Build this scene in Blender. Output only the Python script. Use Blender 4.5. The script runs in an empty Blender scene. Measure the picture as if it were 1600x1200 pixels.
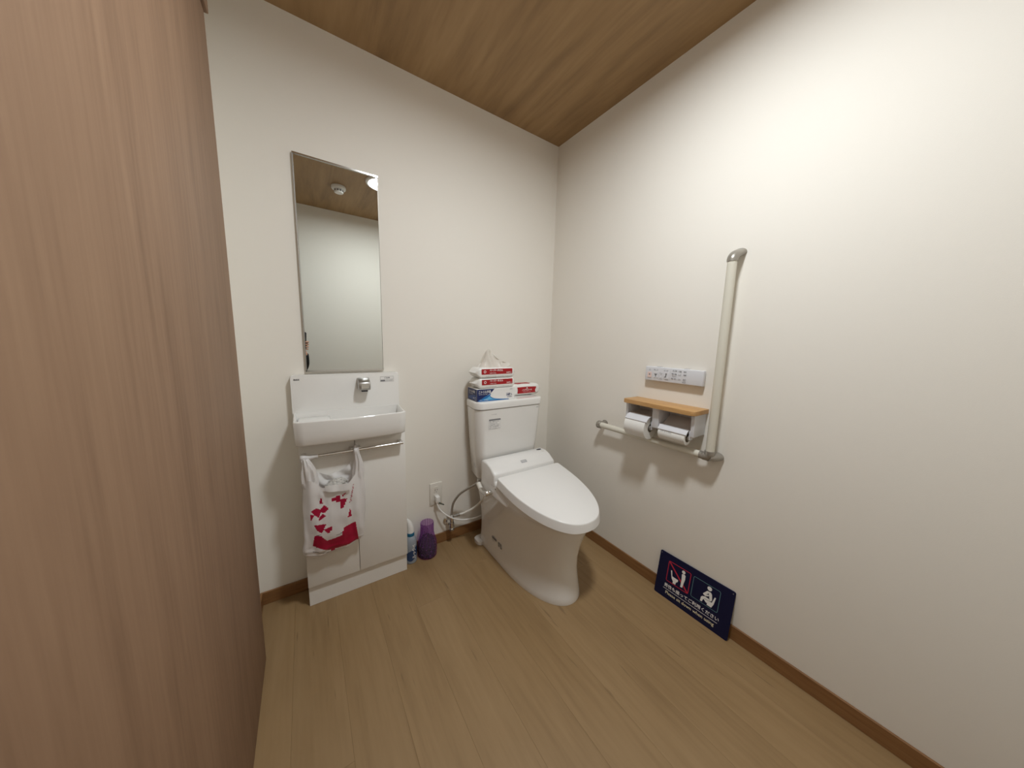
import bpy, bmesh, math, random
from mathutils import Vector, Matrix, noise
random.seed(7)
scene = bpy.context.scene
C = scene.collection
PI = math.pi

# ------------------------------------------------------------------ camera
# world: back wall Y=0, right wall X=0, floor Z=0, the room lies at X<0, Y<0
CAM = Vector((-1.3936, -1.6113, 1.1851))
YAW, PITCH, ROLL, FPX = 0.5934, -0.1374, 0.0257, 480.73
fw = Vector((math.sin(YAW)*math.cos(PITCH), math.cos(YAW)*math.cos(PITCH), math.sin(PITCH)))
r0 = fw.cross(Vector((0, 0, 1))).normalized(); u0 = r0.cross(fw)
CR = r0*math.cos(ROLL) + u0*math.sin(ROLL)
CU = -r0*math.sin(ROLL) + u0*math.cos(ROLL)
cd = bpy.data.cameras.new('camera'); cam = bpy.data.objects.new('camera', cd); C.objects.link(cam)
cd.sensor_fit = 'HORIZONTAL'; cd.sensor_width = 36.0; cd.lens = FPX*36.0/1600.0; cd.clip_start = 0.01
mw = Matrix((( CR.x, CU.x, -fw.x, CAM.x), (CR.y, CU.y, -fw.y, CAM.y), (CR.z, CU.z, -fw.z, CAM.z), (0, 0, 0, 1)))
cam.matrix_world = mw
scene.camera = cam

# ------------------------------------------------------------------ world, exposure
wd = bpy.data.worlds.new('world'); scene.world = wd; wd.use_nodes = True
wd.node_tree.nodes['Background'].inputs[0].default_value = (0.9, 0.92, 1.0, 1)
wd.node_tree.nodes['Background'].inputs[1].default_value = 0.05
vs = scene.view_settings
vs.view_transform = 'Standard'; vs.look = 'None'; vs.gamma = 1.0; vs.use_curve_mapping = False
vs.exposure = 0.0
scene.cycles.max_bounces = 10; scene.cycles.diffuse_bounces = 6; scene.cycles.glossy_bounces = 5
scene.cycles.transmission_bounces = 6; scene.cycles.transparent_max_bounces = 12
LAMP = (-0.80, -1.19)          # ceiling light, seen in the mirror
LAMP_POWER = 200.0
LAMP_COL = (0.95, 1.0, 1.03)

# ------------------------------------------------------------------ helpers
def base_of(o):
    b = Vector((0, 0, 0))
    while o is not None:
        b += o.location; o = o.parent
    return b

def thing(name, label, cat, loc=(0, 0, 0), group=None):
    o = bpy.data.objects.new(name, None); C.objects.link(o)
    o.location = loc; o.empty_display_size = 0.05
    o['label'] = label; o['category'] = cat
    if group: o['group'] = group
    return o

def tag(o, label, cat, group=None):
    o['label'] = label; o['category'] = cat
    if group: o['group'] = group
    return o

def obj(name, bm, mats, parent=None, smooth=True, angle=40, at=None):
    """bm is in world coordinates; linked as one mesh, origin at the parent's base (or at `at`)"""
    me = bpy.data.meshes.new(name)
    bmesh.ops.recalc_face_normals(bm, faces=bm.faces[:])
    b = base_of(parent) if parent else Vector(at or (0, 0, 0))
    bm.transform(Matrix.Translation(-b)); bm.to_mesh(me); bm.free()
    if not isinstance(mats, (list, tuple)): mats = [mats]
    for m in mats: me.materials.append(m)
    if smooth:
        me.polygons.foreach_set('use_smooth', [True]*len(me.polygons))
        me.set_sharp_from_angle(angle=math.radians(angle))
    o = bpy.data.objects.new(name, me); C.objects.link(o)
    if parent: o.parent = parent
    elif at: o.location = at
    return o

def struct(name, bm, mats, label=None, smooth=False):
    o = obj(name, bm, mats, smooth=smooth); o['kind'] = 'structure'
    if label: o['label'] = label
    return o

def box(bm, x0, x1, y0, y1, z0, z1, bev=0.0, seg=2, mi=0):
    vs_ = [bm.verts.new(p) for p in ((x0,y0,z0),(x1,y0,z0),(x1,y1,z0),(x0,y1,z0),(x0,y0,z1),(x1,y0,z1),(x1,y1,z1),(x0,y1,z1))]
    fs = [bm.faces.new([vs_[i] for i in f]) for f in ((3,2,1,0),(4,5,6,7),(0,1,5,4),(1,2,6,5),(2,3,7,6),(3,0,4,7))]
    for f in fs: f.material_index = mi
    if bev > 0:
        es = list({e for f in fs for e in f.edges})
        bmesh.ops.bevel(bm, geom=es, offset=bev, segments=seg, profile=0.5, affect='EDGES', clamp_overlap=True)
    return bm

def BOX(*a, **k): return box(bmesh.new(), *a, **k)

def loft(bm, rings, cap0=True, cap1=True, closed=True, mi=0):
    rs = [[bm.verts.new(p) for p in r] for r in rings]
    n = len(rs[0])
    for a, b in zip(rs, rs[1:]):
        for i in range(n if closed else n-1):
            j = (i+1) % n
            f = bm.faces.new((a[i], a[j], b[j], b[i])); f.material_index = mi
    if cap0: bm.faces.new(rs[0][::-1]).material_index = mi
    if cap1: bm.faces.new(rs[-1]).material_index = mi
    return bm

def frames(path):
    """parallel-transport frames along a polyline"""
    pts = [Vector(p) for p in path]; out = []
    t0 = (pts[1]-pts[0]).normalized()
    n = t0.orthogonal().normalized()
    for i, p in enumerate(pts):
        if i == 0: t = (pts[1]-pts[0])
        elif i == len(pts)-1: t = (pts[-1]-pts[-2])
        else: t = (pts[i+1]-pts[i-1])
        t.normalize(); n = (n - t*n.dot(t)).normalized()
        out.append((p, n, t.cross(n)))
    return out

def tube(bm, path, r, n=12, cap=True, mi=0):
    fr = frames(path); rings = []
    for i, (p, a, b) in enumerate(fr):
        rr = r[i] if isinstance(r, (list, tuple)) else r
        rings.append([p + (a*math.cos(2*PI*k/n) + b*math.sin(2*PI*k/n))*rr for k in range(n)])
    return loft(bm, rings, cap, cap, True, mi)

def spline(pts, m=8):
    P = [Vector(p) for p in pts]; P = [2*P[0]-P[1]] + P + [2*P[-1]-P[-2]]; out = []
    for i in range(1, len(P)-2):
        for k in range(m):
            t = k/m; a, b, c, d = P[i-1], P[i], P[i+1], P[i+2]
            out.append(0.5*((2*b) + (c-a)*t + (2*a-5*b+4*c-d)*t*t + (3*b-a-3*c+d)*t**3))
    out.append(P[-2]); return out

def lathe(bm, prof, c, n=32, cap0=True, cap1=True, axis='z', mi=0):
    """prof: (radius, height) pairs around axis through c"""
    rings = []
    for r, h in prof:
        ring = []
        for k in range(n):
            a = 2*PI*k/n; q = (r*math.cos(a), r*math.sin(a))
            if axis == 'z': ring.append(Vector(c)+Vector((q[0], q[1], h)))
            elif axis == 'x': ring.append(Vector(c)+Vector((h, q[0], q[1])))
            else: ring.append(Vector(c)+Vector((q[0], h, q[1])))
        rings.append(ring)
    return loft(bm, rings, cap0, cap1, True, mi)

def rpoly(cs, seg=5):
    """polygon with rounded corners: (x, y, radius) -> 2D points"""
    out = []; n = len(cs)
    for i in range(n):
        p = Vector(cs[i][:2]); r = cs[i][2]
        a = Vector(cs[i-1][:2]); b = Vector(cs[(i+1) % n][:2])
        da = (a-p).normalized(); db = (b-p).normalized()
        ang = da.angle(db); d = max(r, 1e-5)/math.tan(ang/2)
        s = p+da*d; e = p+db*d
        c = p + (da+db).normalized()*(max(r, 1e-5)/math.sin(ang/2))
        a0 = math.atan2(s.y-c.y, s.x-c.x); a1 = math.atan2(e.y-c.y, e.x-c.x)
        while a1-a0 > PI: a1 -= 2*PI
        while a1-a0 < -PI: a1 += 2*PI
        for k in range(seg+1):
            t = a0+(a1-a0)*k/seg
            out.append((c.x+max(r, 1e-5)*math.cos(t), c.y+max(r, 1e-5)*math.sin(t)))
    return out

def prism(bm, pts2, f, w0, w1, bev=0.0, seg=2, mi=0):
    """extrude 2D polygon; f(u, v, w) -> world"""
    a = [bm.verts.new(f(u, v, w0)) for u, v in pts2]; b = [bm.verts.new(f(u, v, w1)) for u, v in pts2]
    n = len(a); fs = []
    fs.append(bm.faces.new(a[::-1])); fs.append(bm.faces.new(b))
    for i in range(n): fs.append(bm.faces.new((a[i], a[(i+1) % n], b[(i+1) % n], b[i])))
    for q in fs: q.material_index = mi
    if bev > 0:
        es = list({e for q in fs[:2] for e in q.edges})
        bmesh.ops.bevel(bm, geom=es, offset=bev, segments=seg, profile=0.5, affect='EDGES', clamp_overlap=True)
    return bm

class Frame:
    """flat local frame on a surface: u along x, v along y, w out of the surface"""
    def __init__(s, o, x, y):
        s.o = Vector(o); s.x = Vector(x).normalized(); s.y = Vector(y)
        s.y = (s.y - s.x*s.y.dot(s.x)).normalized(); s.n = s.x.cross(s.y)
    def __call__(s, u, v, w=0.0): return s.o + s.x*u + s.y*v + s.n*w

def flat(bm, polys, f, w=0.0004):
    for p in polys: bm.faces.new([bm.verts.new(f(u, v, w)) for u, v in p])
    return bm

def disc2(u, v, r, n=16, rv=None):
    return [(u+r*math.cos(2*PI*k/n), v+(rv or r)*math.sin(2*PI*k/n)) for k in range(n)]

def ring2(bm, f, x0, x1, y0, y1, rad, t, w=0.0004):
    o = rpoly([(x0,y0,rad),(x1,y0,rad),(x1,y1,rad),(x0,y1,rad)], 4)
    i = rpoly([(x0+t,y0+t,max(rad-t,.0003)),(x1-t,y0+t,max(rad-t,.0003)),(x1-t,y1-t,max(rad-t,.0003)),(x0+t,y1-t,max(rad-t,.0003))], 4)
    a = [bm.verts.new(f(u, v, w)) for u, v in o]; b = [bm.verts.new(f(u, v, w)) for u, v in i]
    for k in range(len(a)):
        j = (k+1) % len(a); bm.faces.new((a[k], a[j], b[j], b[k]))
    return bm

def rect2(x0, x1, y0, y1): return [(x0, y0), (x1, y0), (x1, y1), (x0, y1)]
def seg2(a, b, t):
    a = Vector(a); b = Vector(b); d = (b-a).normalized(); n = Vector((-d.y, d.x))*t/2
    return [tuple(a-n), tuple(b-n), tuple(b+n), tuple(a+n)]

def text_bm(s, f, u, v, w=None, h=None, off=0.0005, bold=0.0):
    """lettering as flat mesh fitted into a w x h box whose lower left corner is (u, v)"""
    cu = bpy.data.curves.new('t', 'FONT'); cu.body = s; cu.resolution_u = 2; cu.offset = bold
    o = bpy.data.objects.new('t', cu); C.objects.link(o)
    me = bpy.data.meshes.new_from_object(o.evaluated_get(bpy.context.evaluated_depsgraph_get()))
    bpy.data.objects.remove(o); bpy.data.curves.remove(cu)
    bm = bmesh.new(); bm.from_mesh(me); bpy.data.meshes.remove(me)
    if not bm.verts: return bm
    xs = [q.co.x for q in bm.verts]; ys = [q.co.y for q in bm.verts]
    x0, x1, y0, y1 = min(xs), max(xs), min(ys), max(ys)
    sx = w/(x1-x0) if w else None; sy = h/(y1-y0) if h else None
    sx = sx or sy; sy = sy or sx
    for q in bm.verts: q.co = f(u+(q.co.x-x0)*sx, v+(q.co.y-y0)*sy, off)
    return bm

def letters(lines, f, m, parent, name='lettering'):
    for l in lines: obj(name, text_bm(l[0], f, *l[1:]), m, parent, smooth=False)

def join(*bms):
    a = bms[0]
    for b in bms[1:]:
        me = bpy.data.meshes.new('j'); b.to_mesh(me); b.free(); a.from_mesh(me); bpy.data.meshes.remove(me)
    return a

# ------------------------------------------------------------------ materials
def mat(name, col, rough=0.5, metal=0.0, spec=None, trans=0.0, bump=None, var=None, emit=None, ior=None, coat=0.0, alpha=None, sss=0.0):
    m = bpy.data.materials.new(name); m.use_nodes = True
    nt = m.node_tree; b = nt.nodes['Principled BSDF']; L = nt.links.new
    b.inputs['Base Color'].default_value = (*col, 1); b.inputs['Roughness'].default_value = rough
    b.inputs['Metallic'].default_value = metal; b.inputs['Transmission Weight'].default_value = trans
    if spec is not None: b.inputs['Specular IOR Level'].default_value = spec
    if ior: b.inputs['IOR'].default_value = ior
    if coat: b.inputs['Coat Weight'].default_value = coat; b.inputs['Coat Roughness'].default_value = 0.06
    if alpha is not None: b.inputs['Alpha'].default_value = alpha
    if sss: b.inputs['Subsurface Weight'].default_value = sss; b.inputs['Subsurface Scale'].default_value = 0.01
    if emit: b.inputs['Emission Color'].default_value = (*emit[0], 1); b.inputs['Emission Strength'].default_value = emit[1]
    tc = nt.nodes.new('ShaderNodeTexCoord')
    if bump:
        n = nt.nodes.new('ShaderNodeTexNoise'); n.inputs['Scale'].default_value = bump[0]; n.inputs['Detail'].default_value = 3
        L(tc.outputs['Object'], n.inputs['Vector'])
        q = nt.nodes.new('ShaderNodeBump'); q.inputs['Strength'].default_value = bump[1]; q.inputs['Distance'].default_value = bump[2] if len(bump) > 2 else 0.001
        L(n.outputs['Fac'], q.inputs['Height']); L(q.outputs['Normal'], b.inputs['Normal'])
    if var:   # (scale, second colour)
        n = nt.nodes.new('ShaderNodeTexNoise'); n.inputs['Scale'].default_value = var[0]; n.inputs['Detail'].default_value = 4
        L(tc.outputs['Object'], n.inputs['Vector'])
        r = nt.nodes.new('ShaderNodeValToRGB'); r.color_ramp.elements[0].position = .35; r.color_ramp.elements[1].position = .65
        r.color_ramp.elements[0].color = (*col, 1); r.color_ramp.elements[1].color = (*var[1], 1)
        L(n.outputs['Fac'], r.inputs['Fac']); L(r.outputs['Color'], b.inputs['Base Color'])
    return m

def wood(name, dark, mid, light, scale, rough=0.5, rand=0.0, streak=0.6, contrast=(0.3, 0.5, 0.72), bump=0.05, dist=0.6, fleck=None):
    """grain runs along the axis with the smallest scale entry"""
    m = bpy.data.materials.new(name); m.use_nodes = True
    nt = m.node_tree; b = nt.nodes['Principled BSDF']; L = nt.links.new; N = nt.nodes.new
    b.inputs['Roughness'].default_value = rough
    g = N('ShaderNodeNewGeometry'); mp = N('ShaderNodeMapping'); mp.inputs['Scale'].default_value = scale
    L(g.outputs['Position'], mp.inputs['Vector'])
    vec = mp.outputs['Vector']
    if rand:
        oi = N('ShaderNodeObjectInfo'); ml = N('ShaderNodeMath'); ml.operation = 'MULTIPLY'; ml.inputs[1].default_value = 37.0
        L(oi.outputs['Random'], ml.inputs[0]); ad = N('ShaderNodeVectorMath'); ad.operation = 'ADD'
        L(vec, ad.inputs[0]); L(ml.outputs[0], ad.inputs[1]); vec = ad.outputs[0]
    n1 = N('ShaderNodeTexNoise'); n1.inputs['Scale'].default_value = 1.0; n1.inputs['Detail'].default_value = 6; n1.inputs['Roughness'].default_value = 0.6; n1.inputs['Distortion'].default_value = dist
    L(vec, n1.inputs['Vector'])
    mp2 = N('ShaderNodeMapping'); mp2.inputs['Scale'].default_value = (6, 6, 6) ; L(vec, mp2.inputs['Vector'])
    n2 = N('ShaderNodeTexNoise'); n2.inputs['Scale'].default_value = 1.0; n2.inputs['Detail'].default_value = 3; L(mp2.outputs[0], n2.inputs['Vector'])
    mx = N('ShaderNodeMix'); mx.data_type = 'FLOAT'; mx.inputs[0].default_value = 1-streak
    L(n1.outputs['Fac'], mx.inputs[2]); L(n2.outputs['Fac'], mx.inputs[3])
    r = N('ShaderNodeValToRGB'); cr = r.color_ramp
    cr.elements[0].position = contrast[0]; cr.elements[0].color = (*dark, 1)
    cr.elements[1].position = contrast[2]; cr.elements[1].color = (*light, 1)
    e = cr.elements.new(contrast[1]); e.color = (*mid, 1)
    L(mx.outputs[0], r.inputs['Fac'])
    out = r.outputs['Color']
    if rand:
        mm = N('ShaderNodeMapRange'); mm.inputs['To Min'].default_value = 1-rand; mm.inputs['To Max'].default_value = 1+rand
        L(oi.outputs['Random'], mm.inputs['Value'])
        hs = N('ShaderNodeHueSaturation'); L(mm.outputs[0], hs.inputs['Value']); L(out, hs.inputs['Color']); out = hs.outputs['Color']
    if fleck:   # sparse short dark grain marks
        mf = N('ShaderNodeMapping'); mf.inputs['Scale'].default_value = fleck[0]; L(g.outputs['Position'], mf.inputs['Vector'])
        nf = N('ShaderNodeTexNoise'); nf.inputs['Scale'].default_value = 1.0; nf.inputs['Detail'].default_value = 2; L(mf.outputs[0], nf.inputs['Vector'])
        rf = N('ShaderNodeMapRange'); rf.inputs['From Min'].default_value = fleck[1]; rf.inputs['From Max'].default_value = fleck[1]+.07; rf.inputs['To Max'].default_value = fleck[2]
        L(nf.outputs['Fac'], rf.inputs['Value'])
        mk = N('ShaderNodeMix'); mk.data_type = 'RGBA'; mk.inputs[7].default_value = (*[c*.62 for c in dark], 1)
        L(rf.outputs[0], mk.inputs[0]); L(out, mk.inputs[6]); out = mk.outputs[2]
    L(out, b.inputs['Base Color'])
    bp = N('ShaderNodeBump'); bp.inputs['Strength'].default_value = bump; bp.inputs['Distance'].default_value = 0.001
    L(mx.outputs[0], bp.inputs['Height']); L(bp.outputs['Normal'], b.inputs['Normal'])
    return m

M = {}
M['wall'] = mat('wall_cloth', (0.80, 0.765, 0.70), 0.85, spec=0.25, bump=(420, 0.18, 0.0008))
M['ceiling'] = wood('ceiling_wood', (0.225, 0.133, 0.056), (0.325, 0.200, 0.088), (0.405, 0.262, 0.125), (4.6, 0.5, 1), 0.55, bump=0.04, contrast=(.33, .5, .68), dist=1.6)
M['floor'] = wood('floor_oak', (0.215, 0.130, 0.056), (0.285, 0.182, 0.084), (0.335, 0.220, 0.108), (9, 0.8, 1), 0.45, rand=0.03, bump=0.04, contrast=(.25, .47, .72), fleck=((55, 5, 1), .68, .55))
M['subfloor'] = mat('floor_joint', (0.24, 0.15, 0.07), 0.8)
M['base'] = wood('baseboard_wood', (0.17, 0.075, 0.025), (0.24, 0.115, 0.04), (0.29, 0.145, 0.055), (2, 2, 40), 0.5)
M['door'] = wood('door_wood', (0.19, 0.108, 0.06), (0.25, 0.148, 0.086), (0.30, 0.185, 0.11), (9, 14, 0.9), 0.65)
M['ceramic'] = mat('ceramic', (0.80, 0.79, 0.765), 0.12, coat=0.6)
M['plastic'] = mat('white_plastic', (0.80, 0.79, 0.77), 0.28)
M['plastic_cool'] = mat('cool_white_plastic', (0.68, 0.685, 0.715), 0.38)
M['cab'] = mat('cabinet_white', (0.78, 0.76, 0.72), 0.32, bump=(60, .02))
M['gap'] = mat('dark_gap', (0.05, 0.045, 0.04), 0.8)
M['chrome'] = mat('chrome', (0.72, 0.71, 0.69), 0.13, metal=1.0)
M['steel'] = mat('brushed_steel', (0.50, 0.49, 0.47), 0.32, metal=1.0)
M['nickel'] = mat('warm_nickel', (0.34, 0.315, 0.275), 0.36, metal=0.55)
M['railv'] = mat('cream_rail', (0.66, 0.63, 0.54), 0.42, bump=(300, .03))
M['oak'] = wood('shelf_oak', (0.40, 0.215, 0.075), (0.52, 0.295, 0.115), (0.60, 0.36, 0.155), (60, 5, 60), 0.45)
M['paper'] = mat('paper', (0.80, 0.79, 0.76), 0.9, spec=0.1, bump=(160, .25, .001))
M['card'] = mat('cardboard', (0.50, 0.45, 0.38), 0.9)
M['tissue'] = mat('tissue', (0.82, 0.79, 0.73), 0.9, spec=0.1, sss=0.2)
M['wrap'] = mat('wrap_film', (0.80, 0.79, 0.76), 0.22, bump=(40, .35, .003))
M['red'] = mat('red_print', (0.37, 0.007, 0.013), 0.35)
M['pinkish'] = mat('pale_print', (0.78, 0.60, 0.55), 0.3)
M['crimson'] = mat('crimson_print', (0.42, 0.004, 0.04), 0.4)
M['white_ink'] = mat('white_ink', (0.82, 0.81, 0.79), 0.5)
M['grey_ink'] = mat('grey_ink', (0.20, 0.20, 0.21), 0.6)
M['mid_ink'] = mat('mid_grey_ink', (0.42, 0.42, 0.43), 0.6)
M['black_ink'] = mat('black_ink', (0.03, 0.03, 0.035), 0.5)
M['navy'] = mat('navy_board', (0.003, 0.005, 0.035), 0.5, spec=0.3)
M['navy2'] = mat('navy_print', (0.006, 0.018, 0.105), 0.4)
M['blue'] = mat('blue_print', (0.012, 0.15, 0.42), 0.4)
M['lblue'] = mat('light_blue_print', (0.12, 0.42, 0.70), 0.35)
M['signred'] = mat('sign_red', (0.48, 0.02, 0.05), 0.4)
M['teal'] = mat('sign_teal', (0.10, 0.22, 0.24), 0.4)
M['cream_ink'] = mat('cream_ink', (0.80, 0.74, 0.50), 0.5)
def tinted(name, tint, rough=0.15, gloss=0.12):
    m = bpy.data.materials.new(name); m.use_nodes = True; nt = m.node_tree; L = nt.links.new
    b = nt.nodes['Principled BSDF']; b.inputs['Base Color'].default_value = (*[c*.5 for c in tint], 1); b.inputs['Roughness'].default_value = rough
    t = nt.nodes.new('ShaderNodeBsdfTransparent'); t.inputs['Color'].default_value = (*tint, 1)
    mx = nt.nodes.new('ShaderNodeMixShader'); mx.inputs[0].default_value = gloss
    L(t.outputs[0], mx.inputs[1]); L(b.outputs[0], mx.inputs[2]); L(mx.outputs[0], nt.nodes['Material Output'].inputs[0])
    return m
M['violet'] = tinted('violet_plastic', (0.84, 0.68, 0.88), 0.15, 0.09)
M['violet_rib'] = mat('violet_rib', (0.22, 0.04, 0.32), 0.2, alpha=0.6)
M['bead'] = mat('violet_bead', (0.022, 0.004, 0.035), 0.15)
M['beadlight'] = mat('pale_bead', (0.30, 0.13, 0.33), 0.15)
M['bottle'] = mat('bottle_grey', (0.30, 0.33, 0.37), 0.35)
M['labelblue'] = mat('label_blue', (0.02, 0.05, 0.13), 0.35)
M['tealcap'] = mat('teal_band', (0.01, 0.12, 0.22), 0.35)
M['green'] = mat('ground_wire', (0.02, 0.05, 0.03), 0.4)
M['rubber'] = mat('dark_rubber', (0.02, 0.02, 0.022), 0.5)
M['ivory'] = mat('ivory_plastic', (0.72, 0.69, 0.63), 0.4)
M['hose'] = mat('steel_hose', (0.42, 0.40, 0.37), 0.35, metal=0.8, bump=(500, .4, .001))
M['skin'] = mat('skin', (0.52, 0.28, 0.19), 0.5, sss=0.15)
M['sleeve'] = mat('black_cloth', (0.012, 0.012, 0.014), 0.9)

# bag film: thin white polythene that lets some light through
def film(name, col, tr):
    m = bpy.data.materials.new(name); m.use_nodes = True; nt = m.node_tree; L = nt.links.new
    b = nt.nodes['Principled BSDF']; b.inputs['Base Color'].default_value = (*col, 1); b.inputs['Roughness'].default_value = 0.35
    t = nt.nodes.new('ShaderNodeBsdfTranslucent'); t.inputs['Color'].default_value = (*col, 1)
    mx = nt.nodes.new('ShaderNodeMixShader'); mx.inputs[0].default_value = tr
    L(b.outputs[0], mx.inputs[1]); L(t.outputs[0], mx.inputs[2]); L(mx.outputs[0], nt.nodes['Material Output'].inputs[0])
    return m
M['film'] = film('bag_film', (0.88, 0.86, 0.85), 0.3)
M['tissue'] = film('tissue', (0.84, 0.81, 0.75), 0.35)
M['film_red'] = film('bag_film_red', (0.42, 0.004, 0.045), 0.2)
M['film_grey'] = film('bag_film_fold', (0.86, 0.85, 0.84), 0.3)

mm = bpy.data.materials.new('mirror_glass'); mm.use_nodes = True
b_ = mm.node_tree.nodes['Principled BSDF']; b_.inputs['Metallic'].default_value = 1; b_.inputs['Base Color'].default_value = (0.74, 0.77, 0.75, 1); b_.inputs['Roughness'].default_value = 0.004
M['mirror'] = mm

# ------------------------------------------------------------------ the room
XL, YF, H = -1.615, -2.05, 2.40        # left wall face, opposite wall face, ceiling
T = 0.10
DY0, DY1, DH = -1.34, -2.04, 2.03      # doorway in the left wall, behind the camera
XC = -2.70                              # far wall of the corridor beyond the doorway

floor = struct('floor', BOX(XC, T, YF-T, T, -0.12, -0.004), M['subfloor'], 'light oak plank floor with long boards')
PW = 0.15; k = 0
xs = []
x = -0.89
while x > -1.66: x -= PW
while x < 0.0: xs.append(x); x += PW
rnd = random.Random(3)
for xa in xs:
    xb = min(xa+PW, 0.0); y = -0.38 if abs(xa+1.04) < .01 else -rnd.uniform(0.25, 1.7)
    cuts = [0.0]
    while y > YF: cuts.append(y); y -= 1.82
    cuts.append(YF)
    for ya, yb in zip(cuts, cuts[1:]):
        bm = bmesh.new(); box(bm, xa+.0001, xb-.0001, yb+.0001, ya-.0001, -0.006, 0.0, 0.0003, 1)
        obj('plank', bm, M['floor'], floor, smooth=False)

struct('ceiling', BOX(XC, T, YF-T, T, H, H+0.1), M['ceiling'], 'brown wood grain ceiling')
struct('wall_back', BOX(XC, T, 0, T, -0.12, H), M['wall'], 'white papered wall behind the toilet and mirror')
struct('wall_right', BOX(0, T, YF-T, 0, -0.12, H), M['wall'], 'white papered wall carrying the L-shaped handrail')
struct('wall_front', BOX(XC, 0, YF-T, YF, -0.12, H), M['wall'], 'white papered wall facing the mirror')
bm = bmesh.new(); box(bm, XL-T, XL, DY0, 0, -0.12, H); box(bm, XL-T, XL, YF, DY0, DH, H)
struct('wall_left', bm, M['wall'], 'white papered wall behind the wooden door leaf')
struct('wall_corridor', BOX(XC-T, XC, YF-T, T, -0.12, H), M['wall'], 'corridor wall beyond the doorway')
BBH, BBT = 0.06, 0.008
def bboard(name, *a): return struct(name, BOX(*a, bev=0.0015, seg=1), M['base'], 'brown wooden baseboard')
bboard('baseboard_back', XL, -BBT, -BBT, 0, 0, BBH)
bboard('baseboard_right', -BBT, 0, YF, 0, 0, BBH)
bboard('baseboard_front', XL, -BBT, YF, YF+BBT, 0, BBH)
bboard('baseboard_left', XL, XL+BBT, DY0, -BBT, 0, BBH)
# sliding door leaf hung on the room side of the left wall, and its rail cover
struct('door_1', BOX(-1.608, -1.574, -1.34, -0.3035, 0.004, 2.07, bev=0.002, seg=2), M['door'], 'tall reddish brown wood grain sliding door leaf at far left', smooth=True)
struct('trim_1', BOX(-1.615, -1.566, -2.045, -0.29, 2.075, 2.15, bev=0.002, seg=1), M['door'], 'wooden rail cover above the sliding door')

# ------------------------------------------------------------------ ceiling light and smoke detector (seen in the mirror)
t = thing('ceiling_light', 'round white ceiling light glowing at the mirror top right', 'light', (LAMP[0], LAMP[1], H))
bm = bmesh.new(); lathe(bm, [(0.130, 0), (0.130, -0.006), (0.126, -0.012), (0.112, -0.016), (0.108, -0.014), (0.106, -0.006), (0.104, -0.002)], (LAMP[0], LAMP[1], H), 40)
obj('trim_ring', bm, M['plastic'], t)
M['lamp'] = mat('lamp_diffuser', (0.9, 0.9, 0.9), 0.5, emit=(LAMP_COL, LAMP_POWER))
bm = bmesh.new(); lathe(bm, [(0.104, -0.0050), (0.090, -0.0062), (0.05, -0.0070), (0.012, -0.0072)], (LAMP[0], LAMP[1], H), 40, cap0=False)
obj('diffuser', bm, M['lamp'], t)

SX, SY = -1.09, -1.46
t = thing('smoke_detector', 'white round smoke detector on the ceiling reflected in the mirror', 'detector', (SX, SY, H))
bm = bmesh.new(); lathe(bm, [(0.052, 0), (0.053, -0.003), (0.053, -0.018), (0.048, -0.024)], (SX, SY, H), 36)
obj('base', bm, M['plastic'], t)
bm = bmesh.new(); lathe(bm, [(0.034, -0.0242), (0.034, -0.044), (0.030, -0.049), (0.01, -0.050)], (SX, SY, H), 28, cap0=False)
ch = obj('chamber', bm, M['plastic'], t)
bm = bmesh.new()
for q in range(10):
    a = 2*PI*q/10
    f = Frame((SX+.0345*math.cos(a), SY+.0345*math.sin(a), H-.034), (-math.sin(a), math.cos(a), 0), (0, 0, 1))
    flat(bm, [rect2(-.006, .006, -.007, .006)], f, 0.0002)
obj('vent', bm, M['grey_ink'], ch, smooth=False)

# ------------------------------------------------------------------ mirror
MX0, MX1, MZ0, MZ1 = -1.393, -1.076, 1.0335, 1.906
t = thing('mirror', 'tall narrow frameless wall mirror above the basin', 'mirror', (-1.2345, 0, MZ0))
obj('glass', BOX(MX0+.003, MX1-.002, -0.008, -0.0005, MZ0+.003, MZ1-.003, bev=0.0006, seg=1), M['mirror'], t, smooth=False)
bm = bmesh.new(); box(bm, MX0-.001, MX1, -0.0125, -0.0005, MZ1-.003, MZ1+.003)
obj('top_channel', bm, M['chrome'], t, smooth=False)
bm = bmesh.new(); box(bm, MX0-.001, MX0+.003, -0.0125, -0.0005, MZ0, MZ1-.003)
obj('edge_channel', bm, M['steel'], t, smooth=False)
bm = bmesh.new(); box(bm, MX1-.002, MX1-.0008, -0.0088, -0.0005, MZ0+.004, MZ1-.003)
obj('edge_channel', bm, M['nickel'], t, smooth=False)
bm = bmesh.new(); box(bm, MX0-.001, MX1, -0.0125, -0.0005, MZ0-.003, MZ0+.004)
obj('bottom_channel', bm, M['chrome'], t, smooth=False)

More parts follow.
